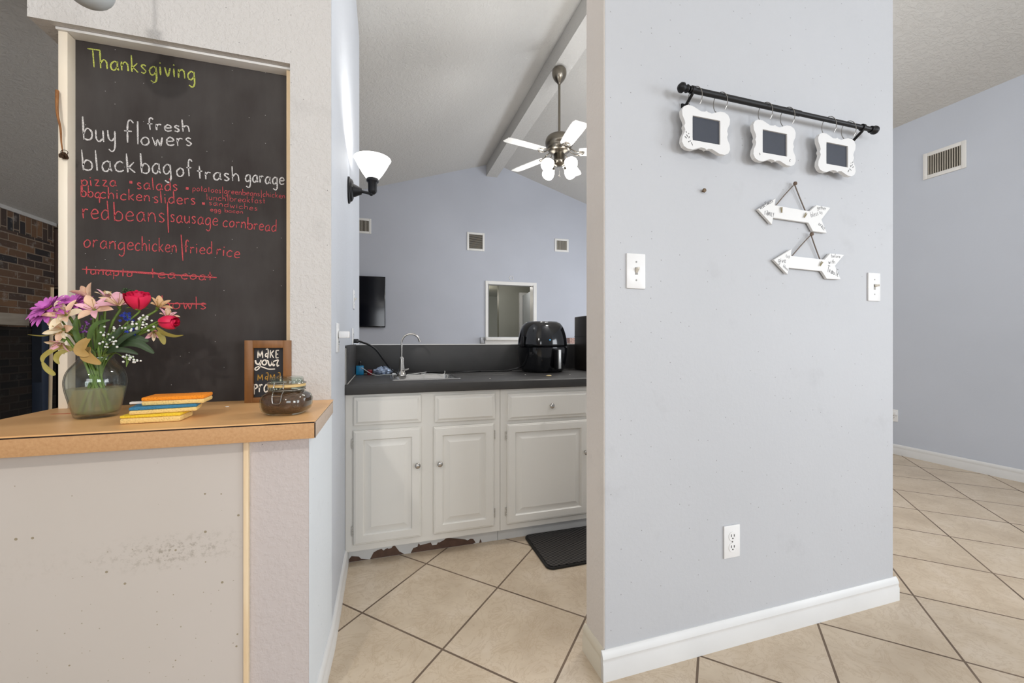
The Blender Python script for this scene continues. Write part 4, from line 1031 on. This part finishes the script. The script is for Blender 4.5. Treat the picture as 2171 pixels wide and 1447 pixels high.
# ------------------------------------------------------------------ vents
def vent(label, x0, x1, z0, z1, wall, horiz, n):
    if wall == 'far': o = ((x0+x1)/2, YF, (z0+z1)/2); rz = 0
    else: o = (XR, (x0+x1)/2, (z0+z1)/2); rz = -pi/2
    t = thing('air_vent', label, 'vent', o, None, rz); w, h, b = abs(x1-x0)/2, (z1-z0)/2, .032
    f = MB(); d = -.012
    for a in ((-w, -w+b, -h, h), (w-b, w, -h, h), (-w+b, w-b, h-b, h), (-w+b, w-b, -h, -h+b)): f.box(a[0], a[1], d, 0, a[2], a[3], .002)
    f.build('frame', M_white, t)
    MB().box(-w+b, w-b, -.002, 0, -h+b, h-b).build('duct_opening', mat('duct_dark', (48, 44, 38), 0.8, var=0.1), t)
    for i in range(n):
        u = (i+.5)/n
        sl = MB()
        if horiz:
            z = -h+b+u*2*(h-b); sl.prism([(-.010, z-.004), (-.003, z+.003), (-.003, z+.0042), (-.010, z-.0028)], 0, -w+b, w-b)
        else:
            x = -w+b+u*2*(w-b); q = 2*(w-b)/n*.22; sl.prism([(x-q, -.010), (x+q, -.010), (x+q, -.003), (x-q, -.003)], 2, -h+b, h-b)
        sl.build('slat', mat('vent_slat', (176, 170, 158), 0.5, var=0.08), t)
vent('square-ish supply vent at the left of the far wall above the television', -.45, -.188, 2.680, 2.905, 'far', False, 10)
vent('larger white return vent in the middle of the far wall', 1.267, 1.554, 2.533, 2.826, 'far', True, 14)
vent('small white vent at the right of the far wall beside the fan', 2.792, 3.049, 2.614, 2.835, 'far', False, 9)
vent('wide white vent high on the blue-grey side wall', 2.144, 2.432, 2.530, 2.762, 'right', False, 14)

# ------------------------------------------------------------------ far wall: television, ring
TO = (-.67, YF, 1.66)
tv = thing('television', 'black flat television on the far wall', 'television', TO)
MB().box(-1.35, .015, YF-.075, YF-.035, 1.28, 2.037, .004).build('screen_body', mat('tv_black', (12, 13, 18), 0.18, var=0), tv, 35, TO)
MB().box(-1.338, .005, YF-.0765, YF-.0745, 1.297, 2.026).build('screen', mat('tv_screen', (10, 12, 20), 0.10, var=0, spec=0.6), tv, 35, TO)
MB().box(-.9, -.4, YF-.036, YF, 1.45, 1.85).build('wall_mount', M_satin_black, tv, 35, TO)
lg = MB(); write(lg, 'SANI', (-.06, 1.287), (-.03, 1.287), .005, .0012, lambda p, zo: (p.x, YF-.0768, p.y)); lg.build('badge', mat('badge_grey', (140, 142, 148), 0.4, var=0), tv, 0, TO)
rg = thing('wall_ring', 'tiny white ring ornament above the far wall opening', 'ornament', (2.012, YF, 2.121))
MB().tube([(.032*cos(2*pi*i/6)*1.1, -.004, .036*sin(2*pi*i/6)) for i in range(7)], .0045, 6).build('ring', M_white, rg)
tag(MB().box(-.03, .03, -.045, 0, -.05, .05, .004).build('sill_bracket', mat('grey_metal', (158, 160, 164), 0.4, 0.5, var=0.05)), 'small grey bracket left of the white sill', 'bracket').location = (1.512, YF, 1.085)
bx = MB().box(2.98, 3.20, YF-.2, YF-.02, 0, 1.13, .004)
tag(bx.build('patterned_cabinet', mat('red_white_pattern', (168, 140, 132), 0.7, var=0.5, vscale=40)), 'red and white patterned top of a cabinet beyond the low wall', 'cabinet')

# ------------------------------------------------------------------ ceiling fan
FC = Vector((1.645, 3.715, 3.759))
fan = thing('ceiling_fan', 'five-blade white ceiling fan with four lit globes on the beam', 'ceiling fan', FC)
M_fan = mat('fan_pewter', (132, 126, 116), 0.28, 1.0, var=0.06)
MB().lathe(smoothprof([(.052, 0), (.068, -.02), (.070, -.06), (.056, -.10), (.030, -.135), (.016, -.152), (.014, -.16)]), (0, 0, 0), 28).build('canopy', M_fan, fan, 60)
MB().cyl((0, 0, -.68), .012, .535).build('downrod', M_fan, fan)
MB().lathe(smoothprof([(.02, -.655), (.06, -.662), (.115, -.675), (.136, -.71), (.136, -.75), (.120, -.775), (.118, -.79), (.10, -.82), (.06, -.838), (.05, -.845)]), (0, 0, 0), 36).build('motor_housing', M_fan, fan, 60)
MB().lathe([(.050, -.842), (.056, -.85), (.052, -.90), (.070, -.915), (.072, -.93), (.055, -.95), (.02, -.962), (1e-6, -.965)], (0, 0, 0), 28).build('light_kit', M_fan, fan, 60)
M_blade = mat('blade_white', (236, 236, 234), 0.35, var=0.02)
def R_(deg, base):  # angle from the camera-facing axes used when measuring the photo
    return Matrix.Rotation(radians(deg)-YAW, 4, 'Z')
for kx in range(5):
    R = R_(-79+72*kx, 0)
    b = MB(); rows = []
    for i, (x, w) in enumerate([(.19, .050), (.21, .056), (.30, .062), (.42, .066), (.52, .068), (.575, .064), (.600, .050)]):
        rows.append([(x, y*w, -.838-.010*(x-.2)-.17*y*w) for y in (-1, -.5, 0, .5, 1)])
    b.grid(rows); up = [[(p[0], p[1], p[2]+.006) for p in r] for r in rows]
    b.grid([r[::-1] for r in up])
    m, n5 = len(rows), 5; tot = m*n5
    for i in range(m-1): b.f += [(i*n5, (i+1)*n5, tot+(i+1)*n5+4, tot+i*n5+4), ((i+1)*n5+4, i*n5+4, tot+i*n5, tot+(i+1)*n5)]
    b.f += [tuple([j for j in range(4)]+[4]+[tot+j for j in range(5)]), tuple([(m-1)*n5+j for j in range(4, -1, -1)]+[tot+(m-1)*n5+j for j in range(4, -1, -1)])]
    bo_ = b.xform(R).build('blade', M_blade, fan, 35)
    ir = MB()
    for s in (-1, 1): ir.tube(catmull([(.09, s*.012, -.80), (.13, s*.036, -.826), (.17, s*.030, -.846), (.205, s*.042, -.846), (.235, s*.018, -.846), (.215, 0, -.845)], 5), .005, 6)
    ir.box(.19, .245, -.012, .012, -.847, -.842)
    ir.xform(R).build('blade_iron', M_fan, bo_, 50)
kb = NT('lit_globe'); kb.b.inputs['Base Color'].default_value = (.95, .95, .93, 1); kb.b.inputs['Emission Color'].default_value = (1, .97, .93, 1); kb.b.inputs['Emission Strength'].default_value = 5.0
for kx in range(4):
    a = radians(38+90*kx)-YAW
    d = Vector((cos(a), sin(a), -.65)).normalized(); p = Vector((.062*cos(a), .062*sin(a), -.925))
    am = MB().tube(catmull([Vector((.04*cos(a), .04*sin(a), -.925)), p+Vector((0, 0, .006)), p+d*.03], 4), .008, 8).lathe([(.016, 0), (.026, .006), (.028, .022)], p+d*.028, 16, d)
    ao = am.build('lamp_arm', M_fan, fan, 50)
    MB().lathe(smoothprof([(.024, .0), (.036, .018), (.052, .045), (.060, .075), (.058, .098), (.046, .116), (.020, .126), (1e-6, .128)]), p+d*.040, 24, d).build('globe', kb.m, ao, 60)
    q = FC+p+d*.19
    light('fan_bulb', 'POINT', q, 8, (1.0, .98, .95), .05)
MB().tube([(0, 0, -.96), (0, 0, -1.045)], .0015, 6).lathe([(.002, -1.045), (.008, -1.062), (.002, -1.07)], (0, 0, 0), 10).build('pull_chain', M_wire, fan, 50)

# ------------------------------------------------------------------ kitchen counter, cabinets
CZ = .873
KO = (.9, 2.40, .825)
ct = thing('kitchen_countertop', 'charcoal laminate countertop with raised splashback and sink cut-out', 'counter', KO)
sx0, sx1, sy0, sy1 = .045, .392, 2.235, 2.535
c = MB(); X0, X1, Y0, Y1 = SX, 2.0, 2.070, 2.733
c.prism([(Y0+.004, .824), (Y0, .830), (Y0, CZ-.006), (Y0+.006, CZ), (sy0, CZ), (sy0, .824)], 0, X0, X1)
c.box(X0, sx0, sy0, sy1, .824, CZ); c.box(sx1, X1, sy0, sy1, .824, CZ); c.box(X0, X1, sy1, Y1, .824, CZ)
c.build('worktop', M_ctr, ct, 35, KO)
MB().box(SX, 2.0, 2.728, 2.744, CZ, 1.053, .002).build('back_splash', M_ctr, ct, 35, KO)
MB().prism([(2.085, CZ), (2.728, CZ), (2.728, 1.058), (2.100, 1.058), (2.090, 1.054), (2.085, 1.044)], 0, SX, SX+.010).build('side_splash', M_ctr, ct, 35, KO)
MB().tube([(SX+.011, 2.088, CZ+.001), (SX+.011, 2.728, CZ+.001)], .0022, 6).tube([(SX+.004, 2.084, CZ), (SX+.004, 2.084, 1.045)], .0018, 6).tube([(SX+.01, 2.7275, CZ+.0005), (1.9, 2.7275, CZ+.0005)], .0012, 6).build('caulk_line', mat('caulk_white', (196, 194, 188), 0.5, var=0.1), ct, 60, KO)

so = ((sx0+sx1)/2, (sy0+sy1)/2, CZ)
sk = thing('bar_sink', 'small stainless bar sink set in the charcoal countertop', 'sink', so)
rim = MB(); a, b = (sx1-sx0)/2, (sy1-sy0)/2
def rr(a, b, z, r=.05, n=6):
    out = []
    for (cx, cy, s) in ((a-r, b-r, 0), (-a+r, b-r, 1), (-a+r, -b+r, 2), (a-r, -b+r, 3)):
        for i in range(n+1): t = pi/2*(s+i/n); out.append((cx+r*cos(t), cy+r*sin(t), z))
    return out
loops = [rr(a+.014, b+.014, .0002, .02), rr(a+.013, b+.013, .003, .02), rr(a-.004, b-.004, .003, .045), rr(a-.010, b-.010, -.004, .045), rr(a-.018, b-.018, -.11, .05), rr(a-.04, b-.04, -.13, .05), rr(.025, .025, -.132, .02)]
vs = [p for l in loops for p in l]; n = len(loops[0]); fs = []
for j in range(len(loops)-1):
    for i in range(n): fs.append((j*n+i, j*n+(i+1) % n, (j+1)*n+(i+1) % n, (j+1)*n+i))
fs.append(tuple((len(loops)-1)*n+i for i in range(n)))
MB().add(vs, fs).build('basin', M_steel, sk, 40)
MB().cyl((0, 0, -.1315), .022, .003).build('drain', M_chrome, sk)
fo = (.098, 2.510, CZ+.003)
fa = thing('gooseneck_faucet', 'slim chrome gooseneck faucet beside the bar sink', 'faucet', fo)
MB().lathe([(.030, 0), (.030, .005), (.025, .012), (.019, .03), (.0125, .095), (.0105, .105), (.0085, .11)], (0, 0, 0), 22).build('base_body', M_chrome, fa, 50)
gp = [(0, 0, .09), (0, 0, .19)]+[(.052-.052*cos(t), -.012*(1-cos(t))*.5, .195+.050*sin(t)) for t in [pi*i/14*.86 for i in range(15)]]
gp.append((gp[-1][0]+.006, gp[-1][1], gp[-1][2]-.018))
MB().tube(gp, .0058, 12).tube([gp[-2], gp[-1]], .0066, 12).build('spout', M_chrome, fa, 60)
MB().tube([(0, -.012, .03), (.020, -.026, .034), (.04, -.030, .040)], .0045, 8).build('lever', M_chrome, fa, 60)

def nested(mb, x0, x1, z0, z1, y, steps):
    """rings of (inset, depth toward -y) forming a profiled panel"""
    L = []
    for ins, dep in steps: L.append([(x0+ins, y-dep, z0+ins), (x1-ins, y-dep, z0+ins), (x1-ins, y-dep, z1-ins), (x0+ins, y-dep, z1-ins)])
    vs = [p for l in L for p in l]; fs = []
    for j in range(len(L)-1):
        for i in range(4): fs.append((j*4+i, j*4+(i+1) % 4, (j+1)*4+(i+1) % 4, (j+1)*4+i))
    fs.append(tuple((len(L)-1)*4+i for i in range(4)))
    return mb.add(vs, fs)
FY = 2.097
DOOR = [(0, 0), (0, .012), (.004, .017), (.007, .017), (.010, .019), (.014, .0195), (.044, .0195), (.047, .016), (.050, .010), (.056, .010), (.080, .018), (.081, .0185)]
DRAW = [(0, 0), (0, .012), (.004, .016), (.008, .0165), (.011, .0185), (.018, .020), (.019, .0175), (.0195, .0175)]
DRAW2 = [(0, 0), (0, .010), (.004, .013), (.010, .0135), (.013, .015), (.020, .020), (.021, .020)]
def knob(x, z, par, o):
    MB().lathe(smoothprof([(.007, 0), (.0055, .006), (.006, .012), (.0125, .017), (.0145, .022), (.012, .027), (.006, .030), (1e-6, .0305)]), (x, FY-.0195, z), 20, (0, -1, 0)).build('knob', M_chrome, par, 60, o)
def hinge(x, z, par, o, m):
    h = MB().box(x-.007, x+.002, FY-.006, FY-.001, z-.022, z+.022, .001)
    for dz in (-.018, -.006, .006, .018): h.cyl((x, FY-.006, z+dz-.005), .004, .010, (0, 0, 1), 8)
    h.build('hinge', m, par, 50, o)
M_hp = mat('painted_hinge', (196, 192, 184), 0.4, 0.3, var=0.15, vscale=80)
def cabinet(x0, x1, label, panels, doors):
    o = ((x0+x1)/2, 2.4, 0); t = thing('base_cabinet', label, 'cabinet', o)
    MB().box(x0, x1, FY, FY+.02, .073, .822).box(x0, x0+.016, FY+.02, 2.72, .073, .822).box(x1-.016, x1, FY+.02, 2.72, .073, .822).box(x0+.016, x1-.016, FY+.02, 2.72, .073, .09).box(x0+.016, x1-.016, 2.708, 2.72, .09, .822).build('carcass', M_cab, t, 35, o)
    MB().box(x0, x1, 2.145, 2.72, 0, .073).build('toe_kick', mat('toe_kick_blue_white', (208, 208, 206), 0.5, var=0.03), t, 35, o)
    for a, b, z0, z1, kx, st in panels:
        d = nested(MB(), a, b, z0, z1, FY, st).build('drawer_front', M_cab, t, 20, o)
        if kx: knob(kx, (z0+z1)/2, d, o)
    for a, b, z0, z1, kx, kz, hx in doors:
        d = nested(MB(), a, b, z0, z1, FY, DOOR).build('door', M_cab, t, 20, o)
        knob(kx, kz, d, o)
        for hz in (z0+.065, z1-.062): hinge(hx, hz, d, o, M_hp)
    return t, o
ca, cao = cabinet(SX+.001, .5855, 'white base cabinet with two raised-panel doors under the sink', [(-.140, .176, .674, .811, None, DRAW2), (.242, .557, .668, .805, None, DRAW2)],
        [(-.141, .175, .107, .651, .156, .467, -.144), (.236, .550, .108, .647, .265, .465, .555)])
cbn, cbo = cabinet(.5875, 1.56, 'white base cabinet with a knobbed drawer beside the black mat', [(.625, 1.100, .655, .799, .869, DRAW2)],
        [(.622, 1.100, .106, .637, 1.076, .458, .619)])
# bare board showing where the paint has peeled off the kick
PEEL = [[(-.1647,.0012),(-.1647,.0150),(-.1531,.0287),(-.1195,.0214),(-.1097,.0094),(-.0736,.0012)], [(-.067,.0012),(-.0505,.0316),(-.0320,.0400),(-.0138,.0436),(-.0037,.0336),(.0060,.0400),(.0165,.0425),(.0200,.0380),(.0335,.0400),(.0400,.0480),(.0484,.0541),(.0600,.0360),(.0720,.0180),(.0952,.0012)],
 [(.1286,.0012),(.1405,.0239),(.1616,.0279),(.1672,.0451),(.1757,.0331),(.2292,.0397),(.2364,.0241),(.2581,.0230),(.2654,.0344),(.2720,.0330),(.2872,.0386),(.2960,.0420),(.3092,.0523),(.3600,.0420),(.3835,.0357),(.4080,.0300),(.4212,.0228),(.4380,.0290),(.4517,.0259),(.4647,.0053),(.4500,.0012)], [(.4839,.0012),(.4890,.0160),(.4916,.0202),(.4978,.0012)]]
pl = MB()
for p in PEEL: pl.prism(p, 1, 2.1436, 2.1449)
tag(pl.build('peeled_patch', mat('bare_brown_board', (88, 66, 54), 0.8, var=0.15, vscale=40), ca, 35, cao), 'bare brown board where the kick paint has peeled')

# ------------------------------------------------------------------ on the counter
AF = Vector((1.015, 2.575, CZ+.0005))
af = thing('air_fryer', 'glossy black egg-shaped air fryer with silver handle strip', 'air fryer', AF, None, radians(12))
prof = [(.118, .0), (.128, .006), (.140, .03), (.150, .08), (.156, .13), (.157, .175), (.153, .22), (.144, .262), (.132, .296), (.118, .318), (.108, .327), (.095, .330)]
pf = smoothprof(prof, 4)
lo = [q for q in pf if q[1] <= .165]; hi = [q for q in pf if q[1] >= .160]
MB().lathe([(1e-6, 0)]+lo+[(.150, .166), (1e-6, .166)], seg=56, sq=(1, .98, 2.5)).build('lower_body', M_gloss_black, af, 50)
MB().lathe([(1e-6, .1675), (.151, .1675)]+[(r, max(z, .1685)) for r, z in hi if z > .1675]+[(1e-6, .330)], seg=56, sq=(1, .98, 2.5)).build('upper_body', M_gloss_black, af, 50)
MB().lathe([(.074, .3300), (.092, .3295), (.100, .3315), (.092, .3345), (1e-6, .3345)], seg=48, sq=(1, .95, 2.4)).build('top_panel', mat('fryer_top_silver', (150, 150, 154), 0.25, 0.7, var=0), af, 50)
dr = MB(); rows = []
for z in (.012, .03, .07, .11, .150, .158):
    r = [q for q in pf if q[1] <= z+1e-6][-1][0]+.004
    rows.append([((r)*sin(t)*(abs(sin(t))**2.5+abs(cos(t))**2.5)**(-.4), -r*cos(t)*(abs(sin(t))**2.5+abs(cos(t))**2.5)**(-.4)*.98, z) for t in [radians(-42+84*i/14) for i in range(15)]])
dr.grid(rows); dr.build('drawer_front', M_gloss_black, af, 50)
hb = MB().box(-.014, .014, -.200, -.152, .020, .152, .008, 3); hb.build('handle', M_satin_black, af, 50)
MB().box(-.010, .010, -.2030, -.1985, .030, .150, .0018).build('handle_strip', mat('handle_silver', (206, 206, 204), 0.3, 0.6, var=0), af, 50)
MB().sphere((-.042, -.1535, .212), .0032, 8, 6).build('indicator_light', mat('blue_led', (60, 150, 255), 0.4, var=0, emit=(80, 170, 255), estr=2.0), af, 50)
MB().box(-.166, -.156, -.03, .0, .17, .235, .003).build('side_vent', M_satin_black, af, 50)

bb = thing('countertop_appliance', 'boxy dark appliance right of the air fryer behind the wall edge', 'appliance', (1.49, 2.6, CZ))
MB().box(-.164, .18, -.15, .125, .002, .380, .006).build('housing', mat('appliance_black_brown', (44, 40, 38), 0.45, var=0.05), bb)
MB().box(-.1655, .182, -.1515, .1265, .235, .238).build('seam', M_dark_slot, bb)
for x in (-.14, .16):
    for y in (-.13, .1): MB().cyl((x, y, 0), .01, .004).build('foot', M_satin_black, bb)

tag(MB().tube(catmull([(SX+.012, 2.539, 1.078), (SX+.035, 2.540, 1.078), (-.06, 2.55, 1.04), (.0, 2.57, .96), (.05, 2.60, .895), (.12, 2.63, CZ+.006), (.30, 2.66, CZ+.006), (.48, 2.68, CZ+.006), (.65, 2.66, CZ+.005), (.78, 2.65, CZ+.006), (.86, 2.64, .895), (.885, 2.62, .905)], 8), .0055, 8).box(SX+.008, SX+.036, 2.527, 2.551, 1.066, 1.090, .004).build('electric_cable', M_cable), 'thick black power cord from the wall outlet to the air fryer', 'cord')
tag(MB().tube(catmull([(.14, 2.60, CZ+.009), (.30, 2.63, CZ+.010), (.42, 2.60, CZ+.005), (.56, 2.64, CZ+.0045), (.70, 2.70, CZ+.0045), (.84, 2.70, CZ+.004)], 8), .0035, 8).build('thin_cord', M_cable), 'thinner black cord snaking behind the bar sink', 'cord')
tag(MB().tube(catmull([(-.150, 2.66, .925), (-.12, 2.63, .91), (-.06, 2.585, CZ+.004), (.0, 2.57, CZ+.003), (.06, 2.575, CZ+.003), (.16, 2.575, CZ+.004), (.25, 2.60, CZ+.012)], 8), .0022, 8).build('charging_cable', M_cablew), 'white cable trailing from the blue box behind the faucet', 'cable')
tag(MB().tube(catmull([(.10, 2.545, CZ+.003), (.15, 2.49, CZ+.005), (.20, 2.46, CZ+.006), (.235, 2.50, CZ+.010), (.215, 2.54, CZ+.006), (.28, 2.558, CZ+.004), (.34, 2.50, CZ+.005), (.355, 2.53, CZ+.012), (.358, 2.552, CZ+.02)], 6), .0016, 6).build('looped_wire', M_cablew), 'thin pale wire looped over the sink edge', 'wire')
bl = thing('plastic_box', 'bright blue plastic box in the countertop corner', 'box', (-.142, 2.66, CZ+.0005))
MB().box(-.022, .022, -.02, .02, 0, .055, .003).build('box_body', mat('blue_plastic', (26, 122, 168), 0.3, var=0.05), bl); MB().lathe([(.006, .055), (.006, .07), (.010, .074), (.004, .082), (1e-6, .083)], seg=12).build('clip', M_satin_black, bl)
tag(MB().lathe([(1e-6, 0), (.014, 0), (.015, .004), (.015, .026), (.012, .030), (1e-6, .030)], seg=20).build('bottle_cap', mat('dark_red_plastic', (132, 32, 44), 0.35, var=0)), 'dark red cap between the blue box and the crumpled bag', 'cap').location = (-.085, 2.64, CZ+.0005)
bg = MB().sphere((0, 0, .022), .045, 22, 14, (1.25, .7, .55))
random.seed(3); bg.v = [(x*(1+random.uniform(-.18, .18)), y*(1+random.uniform(-.18, .18)), max(0.0, z*(1+random.uniform(-.22, .22)))) for x, y, z in bg.v]
tag(bg.build('crumpled_bag', mat('crinkled_foil', (150, 164, 186), 0.25, 0.55, var=0.5, vscale=60), None, 15), 'crumpled grey-blue plastic bag left of the faucet', 'bag').location = (-.005, 2.60, CZ)
tag(MB().box(-.010, .010, -.006, .006, 0, .010, .002).build('small_plug', M_plate), 'little white plug left of the faucet base', 'plug').location = (.055, 2.552, CZ+.0035)
tag(MB().sphere((0, 0, .004), .014, 12, 8, (1.2, .8, .3)).build('food_crumb', mat('bread_crumb', (206, 186, 142), 0.9, var=0.2, vscale=90, bump=0.4, bscale=200)), 'pale bread crumb in front of the air fryer', 'crumb').location = (.915, 2.215, CZ)
for i, (x, y, l) in enumerate([(.82, 2.36, 'tiny white crumb left of the bread crumb'), (1.08, 2.28, 'tiny white crumb right of the bread crumb'), (.55, 2.17, 'tiny white crumb between sink and air fryer')]):
    tag(MB().sphere((0, 0, .001), .004, 8, 5, (1, 1, .4)).build('crumb', MATS['white_crumb']), l, 'crumb', 'crumbs on the kitchen counter').location = (x, y, CZ)
tag(MB().box(-.10, .10, -.0022, .0022, 0, .0006).build('scratch_mark', mat('scratch_grey', (120, 118, 116), 0.6, var=0.2, vscale=60)), 'long pale scratch on the countertop left of the air fryer', 'scratch').location = (.66, 2.42, CZ)
bpy.data.objects['scratch_mark'].rotation_euler = (0, 0, radians(-18))

# mat on the floor
def mat_rubber():
    k = NT('black_textured_rubber'); v = k.coord((1, 1, 1), 'Object', (0, 0, radians(20)))
    ch = k.n('ShaderNodeTexChecker'); ch.inputs['Scale'].default_value = 80; k.l(v, ch.inputs[0])
    k.l(k.mix(ch.outputs[1], rgb(14, 13, 13), rgb(66, 62, 60)), k.b.inputs['Base Color']); k.b.inputs['Roughness'].default_value = .45; k.bump(ch.outputs[1], .5, .002); return k.m
mo = (1.10, 1.96, 0)
mt = thing('kitchen_mat', 'black textured anti-fatigue mat on the tiles before the cabinets', 'mat', mo)
out = [(x+1.095, y+1.962) for x, y, z in rr(.362, .178, 0, .035)]
inn = [(x+1.095, y+1.962) for x, y, z in rr(.350, .166, 0, .028)]
MB().prism(out, 2, .0005, .009, .002).build('border', mat('black_rubber_edge', (30, 29, 28), 0.5, var=0.05), mt, 40, mo)
MB().prism(inn, 2, .0085, .0125, .0012).build('pad', mat_rubber(), mt, 40, mo)

# ------------------------------------------------------------------ living room, seen left of the chalkboard
fp = thing('fireplace', 'fireplace with pale mantel shelf and sooty black brick', 'fireplace', (-3.4, 4.4, 0))
fo_ = (-3.4, 4.4, 0)
MB().box(-3.399, -3.385, 3.2, 3.7, 0, 1.215).box(-3.399, -3.385, 5.0, 5.69, 0, 1.215).box(-3.399, -3.385, 3.7, 5.0, .95, 1.215).build('surround', M_soot, fp, 35, fo_)
MB().box(-3.399, -3.392, 3.7, 5.0, 0, .95).build('firebox', mat('soot', (10, 9, 9), 0.9, var=0.1), fp, 35, fo_)
MB().box(-3.399, -3.20, 3.2, 5.05, 1.222, 1.328, .004).build('mantel', wood_mat('mantel_greyed_wood', (156, 146, 130), (172, 162, 148), 1, .5, (8, 1, 8)), fp, 35, fo_)
spk = thing('tower_speaker', 'slim tall dark navy tower between the mantel and the pole', 'speaker', (-3.342, 5.41, 0))
MB().box(-.043, .042, -.04, .04, 0, 1.335, .004).build('cabinet', mat('navy_black', (58, 68, 86), 0.5, var=0.05), spk)
MB().box(-.036, .035, -.0445, -.0395, .66, 1.32).build('grille', mat('navy_grille', (44, 50, 62), 0.8, var=0.1), spk)
pole = MB().tube([(-3.035, 5.02, .0), (-3.003, 5.0, 1.585)], .013, 8)
tag(pole.build('wooden_pole', M_pine), 'pale wooden pole leaning by the dark cabinet', 'pole')
bk = thing('tall_cabinet', 'tall dark brown cabinet in the corner beside the chimney', 'cabinet', (-3.15, 5.98, 0))
MB().box(-.40, .40, -.26, .26, 0, 2.30).build('carcass', M_darkwood, bk)
MB().box(-.40, .41, -.275, .26, 2.30, 2.335).build('top_trim', mat('cabinet_trim_tan', (120, 104, 88), 0.5, var=0.1), bk)
MB().box(-.39, .39, -.275, -.26, 1.67, 2.29, .003).build('upper_door', wood_mat('brown_panel', (108, 90, 82), (122, 104, 94), 1, .45, (8, 8, 1)), bk)
MB().box(-.40, .40, -.28, -.26, 1.640, 1.662).build('shelf_edge', MATS['cabinet_trim_tan'], bk)
MB().box(-.39, .39, -.272, -.26, .05, 1.635, .003).build('lower_door', mat('near_black_wood', (24, 19, 17), 0.5, var=0.1), bk)
